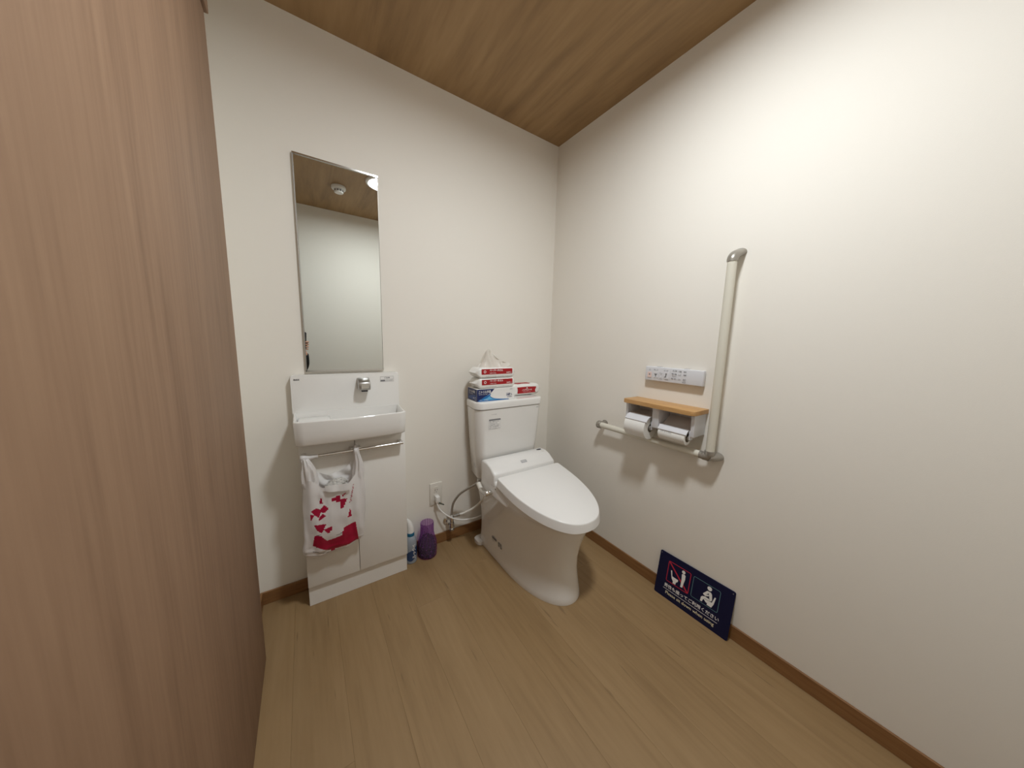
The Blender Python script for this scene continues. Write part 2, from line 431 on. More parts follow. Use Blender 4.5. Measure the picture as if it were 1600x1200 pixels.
# ------------------------------------------------------------------ wash basin
BX0, BX1 = -1.4515, -1.012
t = thing('wash_basin', 'white ceramic hand basin with tall splashback above the cabinet', 'basin', (-1.232, -0.1, 0.757))
def basin_ring(z, ins, yf, bow, ybk=-0.004):
    x0, x1 = BX0+ins+.004, BX1-ins-.012
    pts = []
    n = 26
    pts.append((BX0+ins, ybk)); 
    for k in range(4):
        s = (k+1)/5; pts.append((BX0+ins+(x0-BX0-ins)*s, ybk+(yf+.012-ybk)*s))
    for k in range(n+1):
        s = k/n; xx = x0+(x1-x0)*s; yy = yf - bow*(1-(2*s-1)**2)
        c = min(s, 1-s)*(x1-x0)
        if c < .012: yy += .012-math.sqrt(max(0, .012**2-(.012-c)**2))
        pts.append((xx, yy))
    for k in range(4):
        s = (k+1)/5; pts.append((x1+(BX1-ins-x1)*s, yf+.012+(ybk-yf-.012)*s))
    pts.append((BX1-ins, ybk))
    return [(a, b, z) for a, b in pts]
RZ = 0.858
def inner_ring(z, ins, yf, bow): return basin_ring(z, ins, yf, bow, ybk=-0.036)
rings = [basin_ring(0.756, .009, -.199, .011), basin_ring(0.758, .006, -.203, .011), basin_ring(0.764, .004, -.206, .012), basin_ring(0.80, .0025, -.210, .012), basin_ring(0.85, .001, -.214, .012), basin_ring(0.8555, .0015, -.2135, .012),
         basin_ring(0.858, .004, -.211, .012), inner_ring(0.858, .008, -.207, .012), inner_ring(0.8555, .0105, -.2045, .012), inner_ring(0.82, .015, -.199, .012), inner_ring(0.785, .022, -.188, .011), inner_ring(0.779, .034, -.176, .010)]
bm = bmesh.new(); loft(bm, rings)
# splashback slab with the shallow curve into the bowl
out = rpoly([(BX0, .757, .004), (BX1, .757, .004), (BX1, 1.021, .012), (BX0, 1.021, .012)], 5)
prism(bm, out, lambda u, v, w: Vector((u, w, v)), -0.034, -0.001, bev=0.006, seg=3)
obj('bowl', bm, M['ceramic'], t)
# raised soap ledge on the left inside the bowl
bm = bmesh.new(); box(bm, -1.436, -1.315, -0.20, -0.036, 0.781, 0.838, 0.010, 4)
obj('soap_ledge', bm, M['ceramic'], t)
bm = bmesh.new(); lathe(bm, [(.018, .0), (.018, .002), (.012, .003)], (-1.16, -0.11, .7795), 20); obj('drain', bm, M['chrome'], t)
fB = Frame((0, -0.034, 0), (1, 0, 0), (0, 0, 1))
bm = text_bm('INAX', fB, -1.4395, 0.9975, 0.021, 0.0068, bold=.05); obj('lettering', bm, M['black_ink'], t, smooth=False)
bm = flat(bmesh.new(), [rect2(-1.098, -1.036, .976, 1.001)], fB, .0003); st = obj('sticker', bm, M['white_ink'], t, smooth=False)
bm = ring2(bmesh.new(), fB, -1.098, -1.036, .976, 1.001, .0005, .0008, .0006)
obj('border', bm, M['grey_ink'], st, smooth=False)
obj('mark', flat(bmesh.new(), [rect2(-1.0965, -1.076, .9775, .985)], fB, .0006), M['grey_ink'], st, smooth=False)
letters([('ご注意', -1.08, .9905, .026, .0075, .0007, .02), ('水を止めるときは手を離す', -1.073, .9835, .034, .0045, .0007), ('飲み水ではありません', -1.073, .978, .034, .0045, .0007)], fB, M['grey_ink'], st)
# faucet with sensor
FX0, FX1 = -1.199, -1.150
fy = lambda u, v, w: Vector((w, u, v))
fa = thing('faucet', 'small square chrome sensor spout on the basin splashback', 'faucet', (-1.175, -.034, .97)); 
bm = prism(bmesh.new(), [(-.0345, .947), (-.0345, 1.0), (-.05, 1.0), (-.083, .985), (-.088, .978), (-.088, .955), (-.083, .947)], fy, FX0, FX1, bev=.003, seg=2)
obj('spout_body', bm, M['steel'], fa)
bm = BOX(FX0+.010, FX1-.006, -.0905, -.0875, .955, .979, bev=.001, seg=1); obj('front_plate', bm, M['chrome'], fa)
bm = BOX(FX0+.012, FX1-.012, -.082, -.062, .9395, .9475, bev=.001, seg=1); obj('outlet', bm, M['rubber'], fa)

# ------------------------------------------------------------------ cabinet under the basin
CX0, CX1 = -1.437, -1.014
t = thing('basin_cabinet', 'slim white two-door cabinet under the hand basin', 'cabinet', ((CX0+CX1)/2, -.06, 0))
obj('body', BOX(CX0, CX1, -.118, -.001, .095, .757), M['cab'], t, smooth=False)
obj('toe_kick', BOX(CX0+.0005, CX1-.0005, -.121, -.001, 0, .0945, bev=.001, seg=1), M['cab'], t, smooth=False)
SPX = -1.2325
for (xa, xb) in ((CX0, SPX-.001), (SPX+.001, CX1)):
    d = obj('door', BOX(xa, xb, -.136, -.1185, .099, .752, bev=.0012, seg=2), M['cab'], t)
    ha = xa+.008 if xa == CX0 else xa+.004
    hb = xb-.004 if xa == CX0 else xb-.019
    bm = bmesh.new()
    tube(bm, [(ha, -.172, .7005), (hb, -.172, .7005)], .0065, 16)
    for bx in (ha+.0085, hb-.0085):
        box(bm, bx-.0085, bx+.0085, -.170, -.136, .697, .7085, .0015, 2)
    obj('handle', bm, M['chrome'], d)

# ------------------------------------------------------------------ plastic bag hanging on the cabinet handles
def pip(x, y, poly):
    c = False; j = len(poly)-1
    for i in range(len(poly)):
        xi, yi = poly[i]; xj, yj = poly[j]
        if (yi > y) != (yj > y) and x < (xj-xi)*(y-yi)/(yj-yi)+xi: c = not c
        j = i
    return c
RED = [[(-1.402,.375),(-1.379,.37),(-1.359,.337),(-1.307,.344),(-1.294,.379),(-1.25,.391),(-1.239,.291),(-1.325,.282),(-1.331,.268),(-1.358,.288),(-1.41,.326)],
 [(-1.405,.483),(-1.391,.49),(-1.379,.484),(-1.378,.471),(-1.384,.455),(-1.397,.47)],[(-1.372,.486),(-1.362,.496),(-1.35,.48),(-1.362,.468),(-1.372,.473)],
 [(-1.38,.453),(-1.369,.462),(-1.361,.452),(-1.383,.439)],[(-1.411,.47),(-1.399,.466),(-1.41,.447)],[(-1.398,.421),(-1.363,.415),(-1.377,.385),(-1.39,.398)],
 [(-1.366,.394),(-1.342,.398),(-1.346,.376),(-1.355,.377)],[(-1.375,.523),(-1.371,.533),(-1.367,.508),(-1.376,.509)],[(-1.331,.515),(-1.32,.525),(-1.308,.524),(-1.311,.5),(-1.322,.503)],
 [(-1.309,.495),(-1.299,.506),(-1.281,.503),(-1.289,.485),(-1.297,.469),(-1.309,.477)],[(-1.297,.517),(-1.291,.531),(-1.28,.533)],[(-1.278,.424),(-1.269,.458),(-1.265,.424)]]
for k in range(9):
    z = .485+k*.009; RED.append([(-1.269+k*.0019, z), (-1.263+k*.0017, z+.006), (-1.263+k*.0017, z+.0085), (-1.269+k*.0019, z+.003)])
def grow(p, k):
    cx = sum(a for a, b in p)/len(p); cz = sum(b for a, b in p)/len(p); return [(cx+(a-cx)*k, cz+(b-cz)*k) for a, b in p]
RED = [RED[0]] + [grow(p, 1.22) for p in RED[1:]]
GREY = [[(-1.412,.296),(-1.378,.279),(-1.352,.271),(-1.352,.274),(-1.378,.283),(-1.41,.299)], [(-1.322,.352),(-1.30,.358),(-1.30,.36),(-1.322,.355)], [(-1.395,.372),(-1.378,.374),(-1.378,.377),(-1.395,.375)]]
BAGY = -0.178
def lerp_tab(tab, z):
    if z <= tab[0][0]: return tab[0][1:]
    for a, b in zip(tab, tab[1:]):
        if z <= b[0]:
            s = (z-a[0])/(b[0]-a[0]); s = s*s*(3-2*s); return tuple(p+(q-p)*s for p, q in zip(a[1:], b[1:]))
    return tab[-1][1:]
#        z, left, right, half depth
BT = [(.262,-1.43,-1.235,.004),(.275,-1.444,-1.22,.012),(.30,-1.446,-1.216,.02),(.36,-1.438,-1.212,.03),(.45,-1.436,-1.205,.034),(.53,-1.436,-1.202,.032),(.585,-1.43,-1.203,.026)]
def bag_pt(th, z):
    l, r_, hd = lerp_tab(BT, z)
    xc, a = (l+r_)/2, (r_-l)/2
    ct, st_ = math.cos(th), math.sin(th)
    x = xc + a*math.copysign(abs(ct)**0.55, ct); y = BAGY - hd*math.copysign(abs(st_)**0.8, st_)
    nz = noise.noise(Vector((x*18, z*9, 3.1)))*.007 + noise.noise(Vector((x*55, z*22, 8.0)))*.0025
    fold = .006*math.sin((x+1.44)*90 + z*14)*max(0, (abs(x-xc)/a)-.45)*2
    if y < BAGY: y += nz + fold
    zz = z
    if z < .32: zz = z + (x-xc)*(x-xc)*1.0*(1-(z-.262)/.058) + .004*math.sin(x*60) + (.012*max(0, (x-xc)/a))*(1-(z-.262)/.058)
    if z > .48:
        sB = ((z-.48)/.093)**1.5; eB = max(0, (abs(x-xc)/a-.42)/.58)
        zz += sB*min(1, eB*1.6)*.040
        x += (-1 if x > xc else 1)*sB*eB*.010
    return Vector((x, min(y, -.142), zz))
bag = thing('shopping_bag', 'white plastic shopping bag with crimson flower print hanging from the cabinet handles', 'bag', (-1.32, BAGY, .262))
bm = bmesh.new(); N_ = 240; ZS = [.262+(.573-.262)*k/150 for k in range(151)]
grid = [[bm.verts.new(bag_pt(2*PI*k/N_, z)) for k in range(N_)] for z in ZS]
for a in range(len(ZS)-1):
    for k in range(N_):
        j = (k+1) % N_; f = bm.faces.new((grid[a][k], grid[a][j], grid[a+1][j], grid[a+1][k]))
        c = f.calc_center_median()
        if c.y < BAGY:
            if any(pip(c.x, c.z, P) for P in RED): f.material_index = 1
            elif any(pip(c.x, c.z, P) for P in GREY): f.material_index = 2
obj_b = obj('bag_body', bm, [M['film'], M['film_red'], M['grey_ink']], bag, angle=80)
# back panel standing above the opening, and the folded front lip
bm = bmesh.new(); rows = []
for a in range(12):
    z = .56+.085*a/11; row = []
    for k in range(30):
        s = k/29; x = -1.40+(.15)*s + .0*a
        dip = .05*(1-(2*s-1)**2)*(a/11)
        row.append(Vector((x, -.152+.006*math.sin(s*14+a*.5)+noise.noise(Vector((x*30, z*30, 1)))*.006, z-dip*.8)))
    rows.append(row)
loft(bm, rows, False, False, False); obj('back_panel', bm, M['film_grey'], bag, angle=80)
bm = bmesh.new(); rows = []
for a in range(8):
    row = []
    for k in range(24):
        s = k/23; x = -1.357+.098*s - .006*a/7*(1 if s > .5 else -1)
        p = bag_pt(math.acos(max(-1, min(1, 0)))*3, .55)
        row.append(Vector((x, BAGY-.040-.003*math.sin(s*9)-.002*a/7, .586-.012*s-(a/7)*(.026+.004*math.sin(s*PI)))))
    rows.append(row)
loft(bm, rows, False, False, False); obj('front_lip', bm, M['film_grey'], bag, angle=80)
# straps: gathered tubes from the sides of the opening up to the handles
def strap(path, rx, ry, seed):
    bm = bmesh.new(); rings = []; P = spline(path, 6); n = 44
    for i, p in enumerate(P):
        s = i/(len(P)-1); q = s*(len(rx)-1); i0 = min(int(q), len(rx)-2); fq = q-i0
        a = rx[i0]+(rx[i0+1]-rx[i0])*fq; b = ry[i0]+(ry[i0+1]-ry[i0])*fq
        ring = []
        for k in range(n):
            th = 2*PI*k/n; w = 1+.16*math.sin(th*7+seed+s*3)+.10*math.sin(th*11+seed*2-s*5)
            ring.append(p+Vector((a*w*math.cos(th), b*w*math.sin(th), .004*math.sin(th*3+seed))))
        rings.append(ring)
    return loft(bm, rings, False, True, True)
bm = strap([(-1.402, -.182, .575), (-1.404, -.182, .605), (-1.407, -.182, .65), (-1.413, -.184, .685), (-1.417, -.183, .698)], [.022, .025, .023, .013, .010], [.015, .018, .018, .012, .009], 1.0)
obj('strap', bm, M['film'], bag, angle=80)
bm = strap([(-1.230, -.182, .575), (-1.228, -.182, .605), (-1.226, -.183, .65), (-1.230, -.184, .69), (-1.232, -.181, .714)], [.021, .021, .015, .009, .010], [.015, .017, .015, .010, .010], 4.0)
obj('strap', bm, M['film'], bag, angle=80)
# knot wrapped round the handle end, loop round the middle
bm = bmesh.new()
tube(bm, spline([(-1.432, -.172, .701), (-1.42, -.173, .7015), (-1.405, -.173, .6995), (-1.385, -.172, .7005), (-1.372, -.172, .7005)], 4), [.010, .0125, .013, .0135, .0125, .0115, .012, .011, .0095, .009, .0092, .0088, .008, .0075, .0078, .0075, .0068], 16)
obj('knot', bm, M['film'], bag, angle=80)
bm = bmesh.new()
tube(bm, spline([(-1.236, -.186, .690), (-1.237, -.187, .706), (-1.235, -.176, .7165), (-1.230, -.160, .7145), (-1.228, -.156, .700), (-1.228, -.160, .684)], 4), .0065, 12)
obj('loop', bm, M['film'], bag, angle=80)

# crumpled waste paper inside the bag
bm = bmesh.new(); bmesh.ops.create_icosphere(bm, subdivisions=4, radius=1)
for v in bm.verts:
    d = v.co.copy(); q = 1+.32*noise.noise(d*2.3+Vector((5, 1, 2)))+.16*abs(noise.noise(d*6))
    v.co = Vector((-1.312+d.x*.040*q, -.181+d.y*.018*q, .567+d.z*.023*q))
wp = obj('crumpled_paper', bm, mat('newsprint', (0.62, 0.60, 0.56), 0.9, var=(120, (0.36, 0.35, 0.33)), bump=(60, .5, .003)), at=(-1.312, -.181, .55), angle=20)
tag(wp, 'crumpled printed waste paper peeking out of the shopping bag', 'paper')

# ------------------------------------------------------------------ toilet
TX = -0.432
t = thing('toilet', 'white floor-standing toilet with closed lid and square tank', 'toilet', (TX, -.40, 0))
def dshape(hw, yb, yf, fl, z, n=36, e=2.15, rb=0.03, zf=None, hwb=None):
    """outline with a straight back, straight sides and a rounded front"""
    hwb = hwb or hw; pts = []
    ym = yf+fl
    for k in range(5):                       # rounded back right corner
        a = PI/2*(1-k/4); pts.append((hwb-rb+rb*math.cos(a), yb-rb+rb*math.sin(a)))
    for k in range(1, 7): pts.append((hwb+(hw-hwb)*k/7, yb-rb+(ym-yb+rb)*k/7))
    for k in range(n+1):
        a = -PI*k/n; c, s = math.cos(a), math.sin(a)
        pts.append((hw*math.copysign(abs(c)**(2/e), c), ym+fl*math.copysign(abs(s)**(2/e), s)))
    for k in range(6, 0, -1): pts.append((-(hwb+(hw-hwb)*k/7), yb-rb+(ym-yb+rb)*k/7))
    for k in range(5):
        a = PI/2+PI/2*(1-k/4); a = PI - PI/2*k/4; 
        pts.append((-(hwb-rb)+rb*math.cos(a), yb-rb+rb*math.sin(a)))
    return [Vector((TX+x, y, zf(y) if zf else z)) for x, y in pts]
bm = bmesh.new()
S = [(0, .157, -.735, .34), (.006, .158, -.736, .34), (.03, .156, -.732, .34), (.08, .151, -.720, .33), (.14, .149, -.712, .33), (.20, .152, -.714, .33), (.26, .160, -.727, .34), (.32, .170, -.747, .35), (.37, .180, -.768, .36), (.392, .183, -.774, .36), (.398, .181, -.772, .36), (.40, .176, -.766, .355)]
loft(bm, [dshape(hw, -.10, yf, fl, z) for z, hw, yf, fl in S])
bowl = obj('bowl', bm, M['ceramic'], t)
# foot flange at the back
bm = bmesh.new(); prism(bm, rpoly([(TX-.185, -.155, .018), (TX-.10, -.155, .004), (TX-.10, -.085, .004), (TX-.185, -.085, .022)], 5), lambda u, v, w: Vector((u, v, w)), 0, .022, bev=.006, seg=3)
obj('foot_flange', bm, M['ceramic'], t)
# seat
ZS0 = lambda y: .440+(-.80-y)*-.0  # flat helper
bm = bmesh.new(); sz = lambda d: (lambda y: max(.405, .4395+max(0, y+.80)*.165-.040)-d)
loft(bm, [dshape(.186, -.372, -.786, .36, .4008), dshape(.192, -.372, -.793, .365, .4025), dshape(.192, -.372, -.793, .365, 0, zf=sz(.003)), dshape(.187, -.372, -.788, .36, 0, zf=sz(.0005))])
obj('seat', bm, M['plastic'], t)
# lid, sloping gently to the front
lz = lambda d: (lambda y: .4395+max(0, (y+.80))*.165-d)
lb = lambda d: (lambda y: max(.3985, lz(.043)(y))+d)
bm = bmesh.new()
def lid_ring(ins, zc):
    return dshape(.207-ins, -.368-ins*.8, -.809+ins, .375-ins*.5, 0, 44, 2.2, .012, zf=zc)
rings = [lid_ring(.012, lb(0)), lid_ring(.003, lb(0)), lid_ring(.0, lb(.003)), lid_ring(.0045, lz(.006)), lid_ring(.0052, lz(.003)), lid_ring(.0066, lz(.0009)), lid_ring(.0090, lz(0))]
loft(bm, rings)
obj('lid', bm, M['plastic'], t, angle=32)
# washlet housing behind the lid
pf = [(-.205, .4012), (-.205, .544), (-.222, .5515), (-.262, .5525), (-.296, .542), (-.341, .5165), (-.347, .508), (-.349, .480), (-.362, .472), (-.470, .414), (-.470, .4012)]
bm = bmesh.new(); X0_, X1_ = TX-.203, TX+.203
cs_ = []
for dx, k in ((0, .010), (.0012, .006), (.004, .0025), (.010, 0)):
    cy, cz = -.315, .470
    cs_.append((dx, [(u+(k if u < -.315 else -k)*(1 if abs(u+.315) > .012 else .4), v+(-k if v > .43 else 0)) for u, v in pf]))
secs_ = [(X0_+dx, p_) for dx, p_ in cs_] + [(X1_-dx, p_) for dx, p_ in cs_[::-1]]
loft(bm, [[Vector((x_, u, v)) for u, v in p_] for x_, p_ in secs_])
unit = obj('bidet_unit', bm, M['plastic'], t)
fU = Frame((TX, -.296, .5424), (1, 0, 0), Vector((0, .045, .0255)))
bm = flat(bmesh.new(), [rect2(-.012, .026, -.026, -.008)], fU, .0008); obj('brand_plate', bm, M['mid_ink'], unit, smooth=False)
bm = text_bm('TOTO', fU, -.006, -.021, .026, .0075, .0011); obj('lettering', bm, M['white_ink'], unit, smooth=False)
fU2 = Frame((TX, -.262, .5526), (1, 0, 0), (0, .040, .001))
bm = flat(bmesh.new(), [disc2(.163, .016, .017, 18, .008)], fU2, .0008); obj('sensor_window', bm, M['black_ink'], unit, smooth=False)
bm = bmesh.new(); lathe(bm, [(.008, -.002), (.008, .002), (.006, .0035)], (TX+.173, -.268, .552), 18); obj('push_button', bm, M['plastic'], unit)
# side lever pivot dot and print on the housing
fS = Frame((TX-.2031, -.30, .40), (0, -1, 0), (0, 0, 1))
obj('pivot_dot', flat(bmesh.new(), [disc2(.062, .046, .004, 12)], fS, .0004), M['black_ink'], unit, smooth=False)
letters([('SEAT UNIT', .020, .052, .034, .005, .0004)], fS, M['mid_ink'], unit)
# tank
bm = bmesh.new()
def tank_ring(z, hw, yf, ins=0.0, r=.045):
    return [Vector((x, y, z)) for x, y in rpoly([(TX-hw+.022+ins, -.035-ins, .012), (TX-hw+ins, yf+ins, r), (TX+hw-ins, yf+ins, r), (TX+hw-.022-ins, -.035-ins, .012)], 7)]
loft(bm, [tank_ring(.402, .192, -.168, .012), tank_ring(.408, .194, -.172, .003), tank_ring(.418, .196, -.176), tank_ring(.60, .213, -.192), tank_ring(.815, .228, -.198), tank_ring(.817, .228, -.198, .006)])
tank = obj('tank', bm, M['ceramic'], t)
bm = bmesh.new()
loft(bm, [tank_ring(.8185, .231, -.203, .006), tank_ring(.8205, .231, -.203, .0), tank_ring(.850, .232, -.204, .0), tank_ring(.857, .232, -.204, .002), tank_ring(.860, .232, -.204, .006), tank_ring(.861, .232, -.204, .012)])
obj('tank_lid', bm, M['ceramic'], t)
fT = Frame((TX, -.1985, 0), (1, 0, 0), (0, .006*0-.0, 1))
tn = lambda z: -.192-(z-.60)*.0279
fT = Frame((TX, tn(.70)-.0002, .70), (1, 0, 0), (0, -.0279, 1))
bm = flat(bmesh.new(), [rect2(-.152, -.078, .005, .062)], fT, .0004); stk = obj('sticker', bm, M['white_ink'], tank, smooth=False)
bm = ring2(bmesh.new(), fT, -.152, -.078, .005, .062, .001, .0008, .0006); obj('border', bm, M['grey_ink'], stk, smooth=False)
obj('heading_bar', flat(bmesh.new(), [rect2(-.151, -.079, .053, .061)], fT, .0006), M['grey_ink'], stk, smooth=False)
letters([(s_, -.148, .0445-i*.0092, .064-(.014 if i == 1 else 0), .0062, .0007, .02) for i, s_ in enumerate(('故障・事故防止のために', '水が止まらないときは', '止水栓を閉めてください', 'お手入れは中性洗剤で', '強くこすらないこと'))], fT, M['grey_ink'], stk)
bm = text_bm('TOTO', fT, .17, .098, .018, .0052, .0006, .02); obj('lettering', bm, M['grey_ink'], tank, smooth=False)
bm = text_bm('CS230B', fT, -.138, .086, .034, .0042, .0006); obj('lettering', bm, M['mid_ink'], tank, smooth=False)
fL_ = Frame((TX-.2025, -.10, .50), (-.022*0-.13, -1, 0), (0, 0, 1))
fL_ = Frame((TX-.199, -.115, .487), (-.139, -.99, 0), (-.09, 0, 1))
letters([('13', .012, .0, .012, .022, .004, .03), ('L', .032, .0, .011, .022, .004, .03)], fL_, M['grey_ink'], tank)
# print on the side of the bowl
fW = Frame((TX-.1525, -.25, .090), (0, -1, 0), (.03, 0, 1))
letters([('CS230B', .0, .012, .048, .014, .001, .07), ('SLC', .004, .0, .026, .008, .001), ('13', .068, .0, .015, .026, .001, .07), ('L', .090, .0, .014, .026, .001, .12)], fW, M['grey_ink'], bowl)
# water inlet fitting on the left of the housing
bm = bmesh.new(); lathe(bm, [(.009, .006), (.012, .0), (.012, -.012), (.0145, -.014), (.0145, -.034), (.011, -.039)], (TX-.203, -.322, .414), 18, axis='x')
obj('inlet_fitting', bm, M['chrome'], t)
bm = bmesh.new(); tube(bm, spline([(TX-.226, -.318, .412), (TX-.227, -.285, .402), (TX-.226, -.262, .401), (TX-.224, -.245, .405)], 4), .0115, 14)
obj('inlet_elbow', bm, M['chrome'], t)
bm = bmesh.new(); tube(bm, spline([(TX-.2245, -.248, .4045), (TX-.222, -.228, .412), (TX-.220, -.212, .420)], 4), .0125, 14)
obj('inlet_sleeve', bm, M['ivory'], t)

# ------------------------------------------------------------------ stop valve, hoses, outlet and cord
VX, VZ = -.745, .128
t = thing('stop_valve', 'chrome water stop valve on the wall left of the toilet', 'valve', (VX, 0, VZ))
bm = bmesh.new(); lathe(bm, [(.027, -.0005), (.027, -.005), (.020, -.009), (.012, -.011), (.012, -.045)], (VX, 0, VZ), 24, axis='y'); obj('wall_pipe', bm, M['chrome'], t)
bm = bmesh.new(); lathe(bm, [(.010, -.022), (.014, -.018), (.014, .012), (.011, .014), (.011, .04), (.013, .041), (.013, .056), (.009, .058)], (VX+.004, -.056, VZ), 20)
obj('valve_body', bm, M['chrome'], t)
bm = bmesh.new(); lathe(bm, [(.010, -.020), (.015, -.024), (.015, -.036), (.011, -.038)], (VX+.004, -.056, VZ), 12, axis='z'); obj('spindle', bm, M['steel'], t)
bm = bmesh.new(); lathe(bm, [(.007, .01), (.007, .03), (.009, .031), (.009, .048)], (VX+.004, -.056, VZ+.045), 14, axis='x'); obj('branch', bm, M['steel'], t)
hp = [(VX+.004, -.056, VZ+.056), (VX+.006, -.058, .225), (VX+.014, -.064, .265), (VX+.04, -.085, .315), (VX+.075, -.115, .352), (VX+.098, -.135, .372), (TX-.19, -.15, .392), (TX-.18, -.15, .405)]
bm = tube(bmesh.new(), spline(hp, 8), .0065, 12)
h = obj('supply_hose', bm, M['hose'], at=(VX, -.056, VZ)); tag(h, 'grey braided metal hose curving from the stop valve to the tank', 'hose')
hp = [(VX+.05, -.056, VZ+.045), (VX+.085, -.065, .180), (VX+.128, -.095, .212), (VX+.15, -.145, .27), (VX+.145, -.20, .335), (VX+.118, -.235, .378), (TX-.221, -.226, .412), (TX-.220, -.228, .4175)]
bm = tube(bmesh.new(), spline(hp[:6]+[(TX-.2255, -.252, .392)], 8), .0068, 12)
h = obj('branch_hose', bm, M['ivory'], at=(VX, -.056, VZ)); tag(h, 'off-white hose looping from the stop valve up to the toilet seat unit', 'hose')

OX, OZ = -.815, .3135
t = thing('wall_outlet', 'ivory double power outlet low on the wall by the toilet', 'outlet', (OX, 0, OZ-.065))
obj('plate', BOX(OX-.036, OX+.036, -.008, -.0003, OZ-.065, OZ+.065, bev=.003, seg=3), M['ivory'], t)
for dz in (-.024, .024): ins = obj('socket', BOX(OX-.0115, OX+.0115, -.0100, -.0075, OZ+dz-.020, OZ+dz+.020, bev=.0012, seg=1), M['ivory'], t)
fO = Frame((OX, -.0100, OZ), (1, 0, 0), (0, 0, 1))
for q in (rect2(-.0075, -.0050, .020, .029), rect2(.0050, .0075, .021, .028), disc2(0, .012, .0022, 10)): obj('slot', flat(bmesh.new(), [q], fO, .0003), M['black_ink'], ins, smooth=False)
t = thing('power_cord', 'white power cord with plug drooping from the outlet to the toilet', 'cord', (OX, -.03, OZ-.02))
bm = prism(bmesh.new(), rpoly([(OX-.012, OZ-.040, .003), (OX+.012, OZ-.040, .003), (OX+.011, OZ-.006, .003), (OX-.011, OZ-.006, .003)], 3), lambda u, v, w: Vector((u, w, v)), -.042, -.0103, bev=.003, seg=2)
obj('plug', bm, M['plastic'], t)
bm = tube(bmesh.new(), spline([(OX-.002, -.030, OZ-.038), (OX-.002, -.034, .258), (OX+.015, -.045, .222), (OX+.06, -.07, .182), (OX+.12, -.085, .155), (OX+.20, -.09, .143), (OX+.26, -.085, .142), (OX+.315, -.08, .146)], 8), .0042, 10)
obj('cable', bm, M['plastic'], t)
bm = tube(bmesh.new(), spline([(OX+.004, -.034, OZ-.039), (OX+.014, -.036, .266), (OX+.034, -.034, .252), (OX+.036, -.030, .246), (OX+.018, -.030, .256), (OX+.01, -.025, .262)], 6), .0016, 8)
obj('ground_wire', bm, M['green'], t)

# ------------------------------------------------------------------ cleaner bottle and purple container on the floor
SPX_, SPY = -.9785, -.066
t = thing('cleaner_bottle', 'grey and blue cleaner bottle with white nozzle standing beside the cabinet', 'bottle', (SPX_, SPY, 0))
bm = bmesh.new(); lathe(bm, [(.026, 0), (.030, .003), (.0305, .01), (.0305, .10), (.029, .125), (.022, .145), (.0165, .150)], (SPX_, SPY, 0), 28); obj('bottle_body', bm, M['bottle'], t)
bm = bmesh.new()
def lab_v(a, z): return bm.verts.new((SPX_+.0308*math.cos(a), SPY+.0308*math.sin(a), z))
na = 40
zl = lambda a: .034+.010*math.sin(a*1.0+1.2)+.012*math.cos(a*2+.4); zh = lambda a: .078+.014*math.sin(a*1.3+.3)
lo = [lab_v(2*PI*k/na, zl(2*PI*k/na)) for k in range(na)]; hi = [lab_v(2*PI*k/na, zh(2*PI*k/na)) for k in range(na)]
for k in range(na): bm.faces.new((lo[k], lo[(k+1) % na], hi[(k+1) % na], hi[k]))
lab = obj('label', bm, M['labelblue'], t)
bm = bmesh.new(); lathe(bm, [(.019, .149), (.0195, .151), (.0195, .166), (.018, .168)], (SPX_, SPY, 0), 24); obj('cap', bm, M['tealcap'], t)
bm = bmesh.new(); tube(bm, [(SPX_, SPY, .166), (SPX_, SPY, .185), (SPX_-.002, SPY, .205), (SPX_-.008, SPY, .225), (SPX_-.015, SPY, .240), (SPX_-.018, SPY, .246)], [.0185, .0183, .0165, .012, .007, .005], 20); obj('nozzle', bm, M['plastic'], t)
tb = text_bm('ルックペ', Frame((0, 0, 0), (1, 0, 0), (0, 1, 0)), 0, 0, .080, .021, 0, .03)
for v in tb.verts:     # wrap the vertical lettering round the bottle
    u, w = v.co.x, v.co.y; a = -PI/2 + .25 + (-(w-.011))/.0317
    v.co = Vector((SPX_+.0317*math.cos(a), SPY+.0317*math.sin(a), .030+u))
obj('lettering', tb, M['white_ink'], lab, smooth=False)

PX_, PY_ = -.888, -.064
t = thing('air_freshener', 'purple translucent vase-shaped air freshener with dark beads on the floor', 'air freshener', (PX_, PY_, 0))
prof = [(.046, 0), (.050, .004), (.0525, .03), (.053, .058), (.050, .075), (.043, .10), (.037, .122), (.0345, .14), (.034, .165), (.0345, .193)]
bm = bmesh.new(); lathe(bm, prof+[(.0325, .193), (.032, .165), (.0325, .14), (.035, .122), (.041, .10), (.048, .075), (.051, .058), (.0505, .03), (.048, .006)], (PX_, PY_, 0), 36); obj('case', bm, M['violet'], t)
for k in range(16):   # ribs of the lattice
    a = 2*PI*k/16
    pts = []
    for r_, z in prof[4:]: pts.append((PX_+(r_+.0006)*math.cos(a), PY_+(r_+.0006)*math.sin(a), z))
    obj('rib', tube(bmesh.new(), pts, .0009, 5), M['violet_rib'], t)
bm = bmesh.new(); rr = random.Random(5)
for k in range(560):
    z = rr.uniform(.008, .108); R_ = .047-max(0, z-.06)*.24; a = rr.uniform(0, 2*PI); q = math.sqrt(rr.uniform(.4, 1))*(R_-.003)
    n0 = len(bm.faces); mtx = Matrix.Translation((PX_+q*math.cos(a), PY_+q*math.sin(a), z))
    bmesh.ops.create_icosphere(bm, subdivisions=1, radius=.0045, matrix=mtx)
    if z < .07 and rr.random() < .16:
        bm.faces.ensure_lookup_table()
        for fi in range(n0, len(bm.faces)): bm.faces[fi].material_index = 1
bd = obj('beads', bm, [M['bead'], M['beadlight']], t); bd['kind'] = 'stuff'

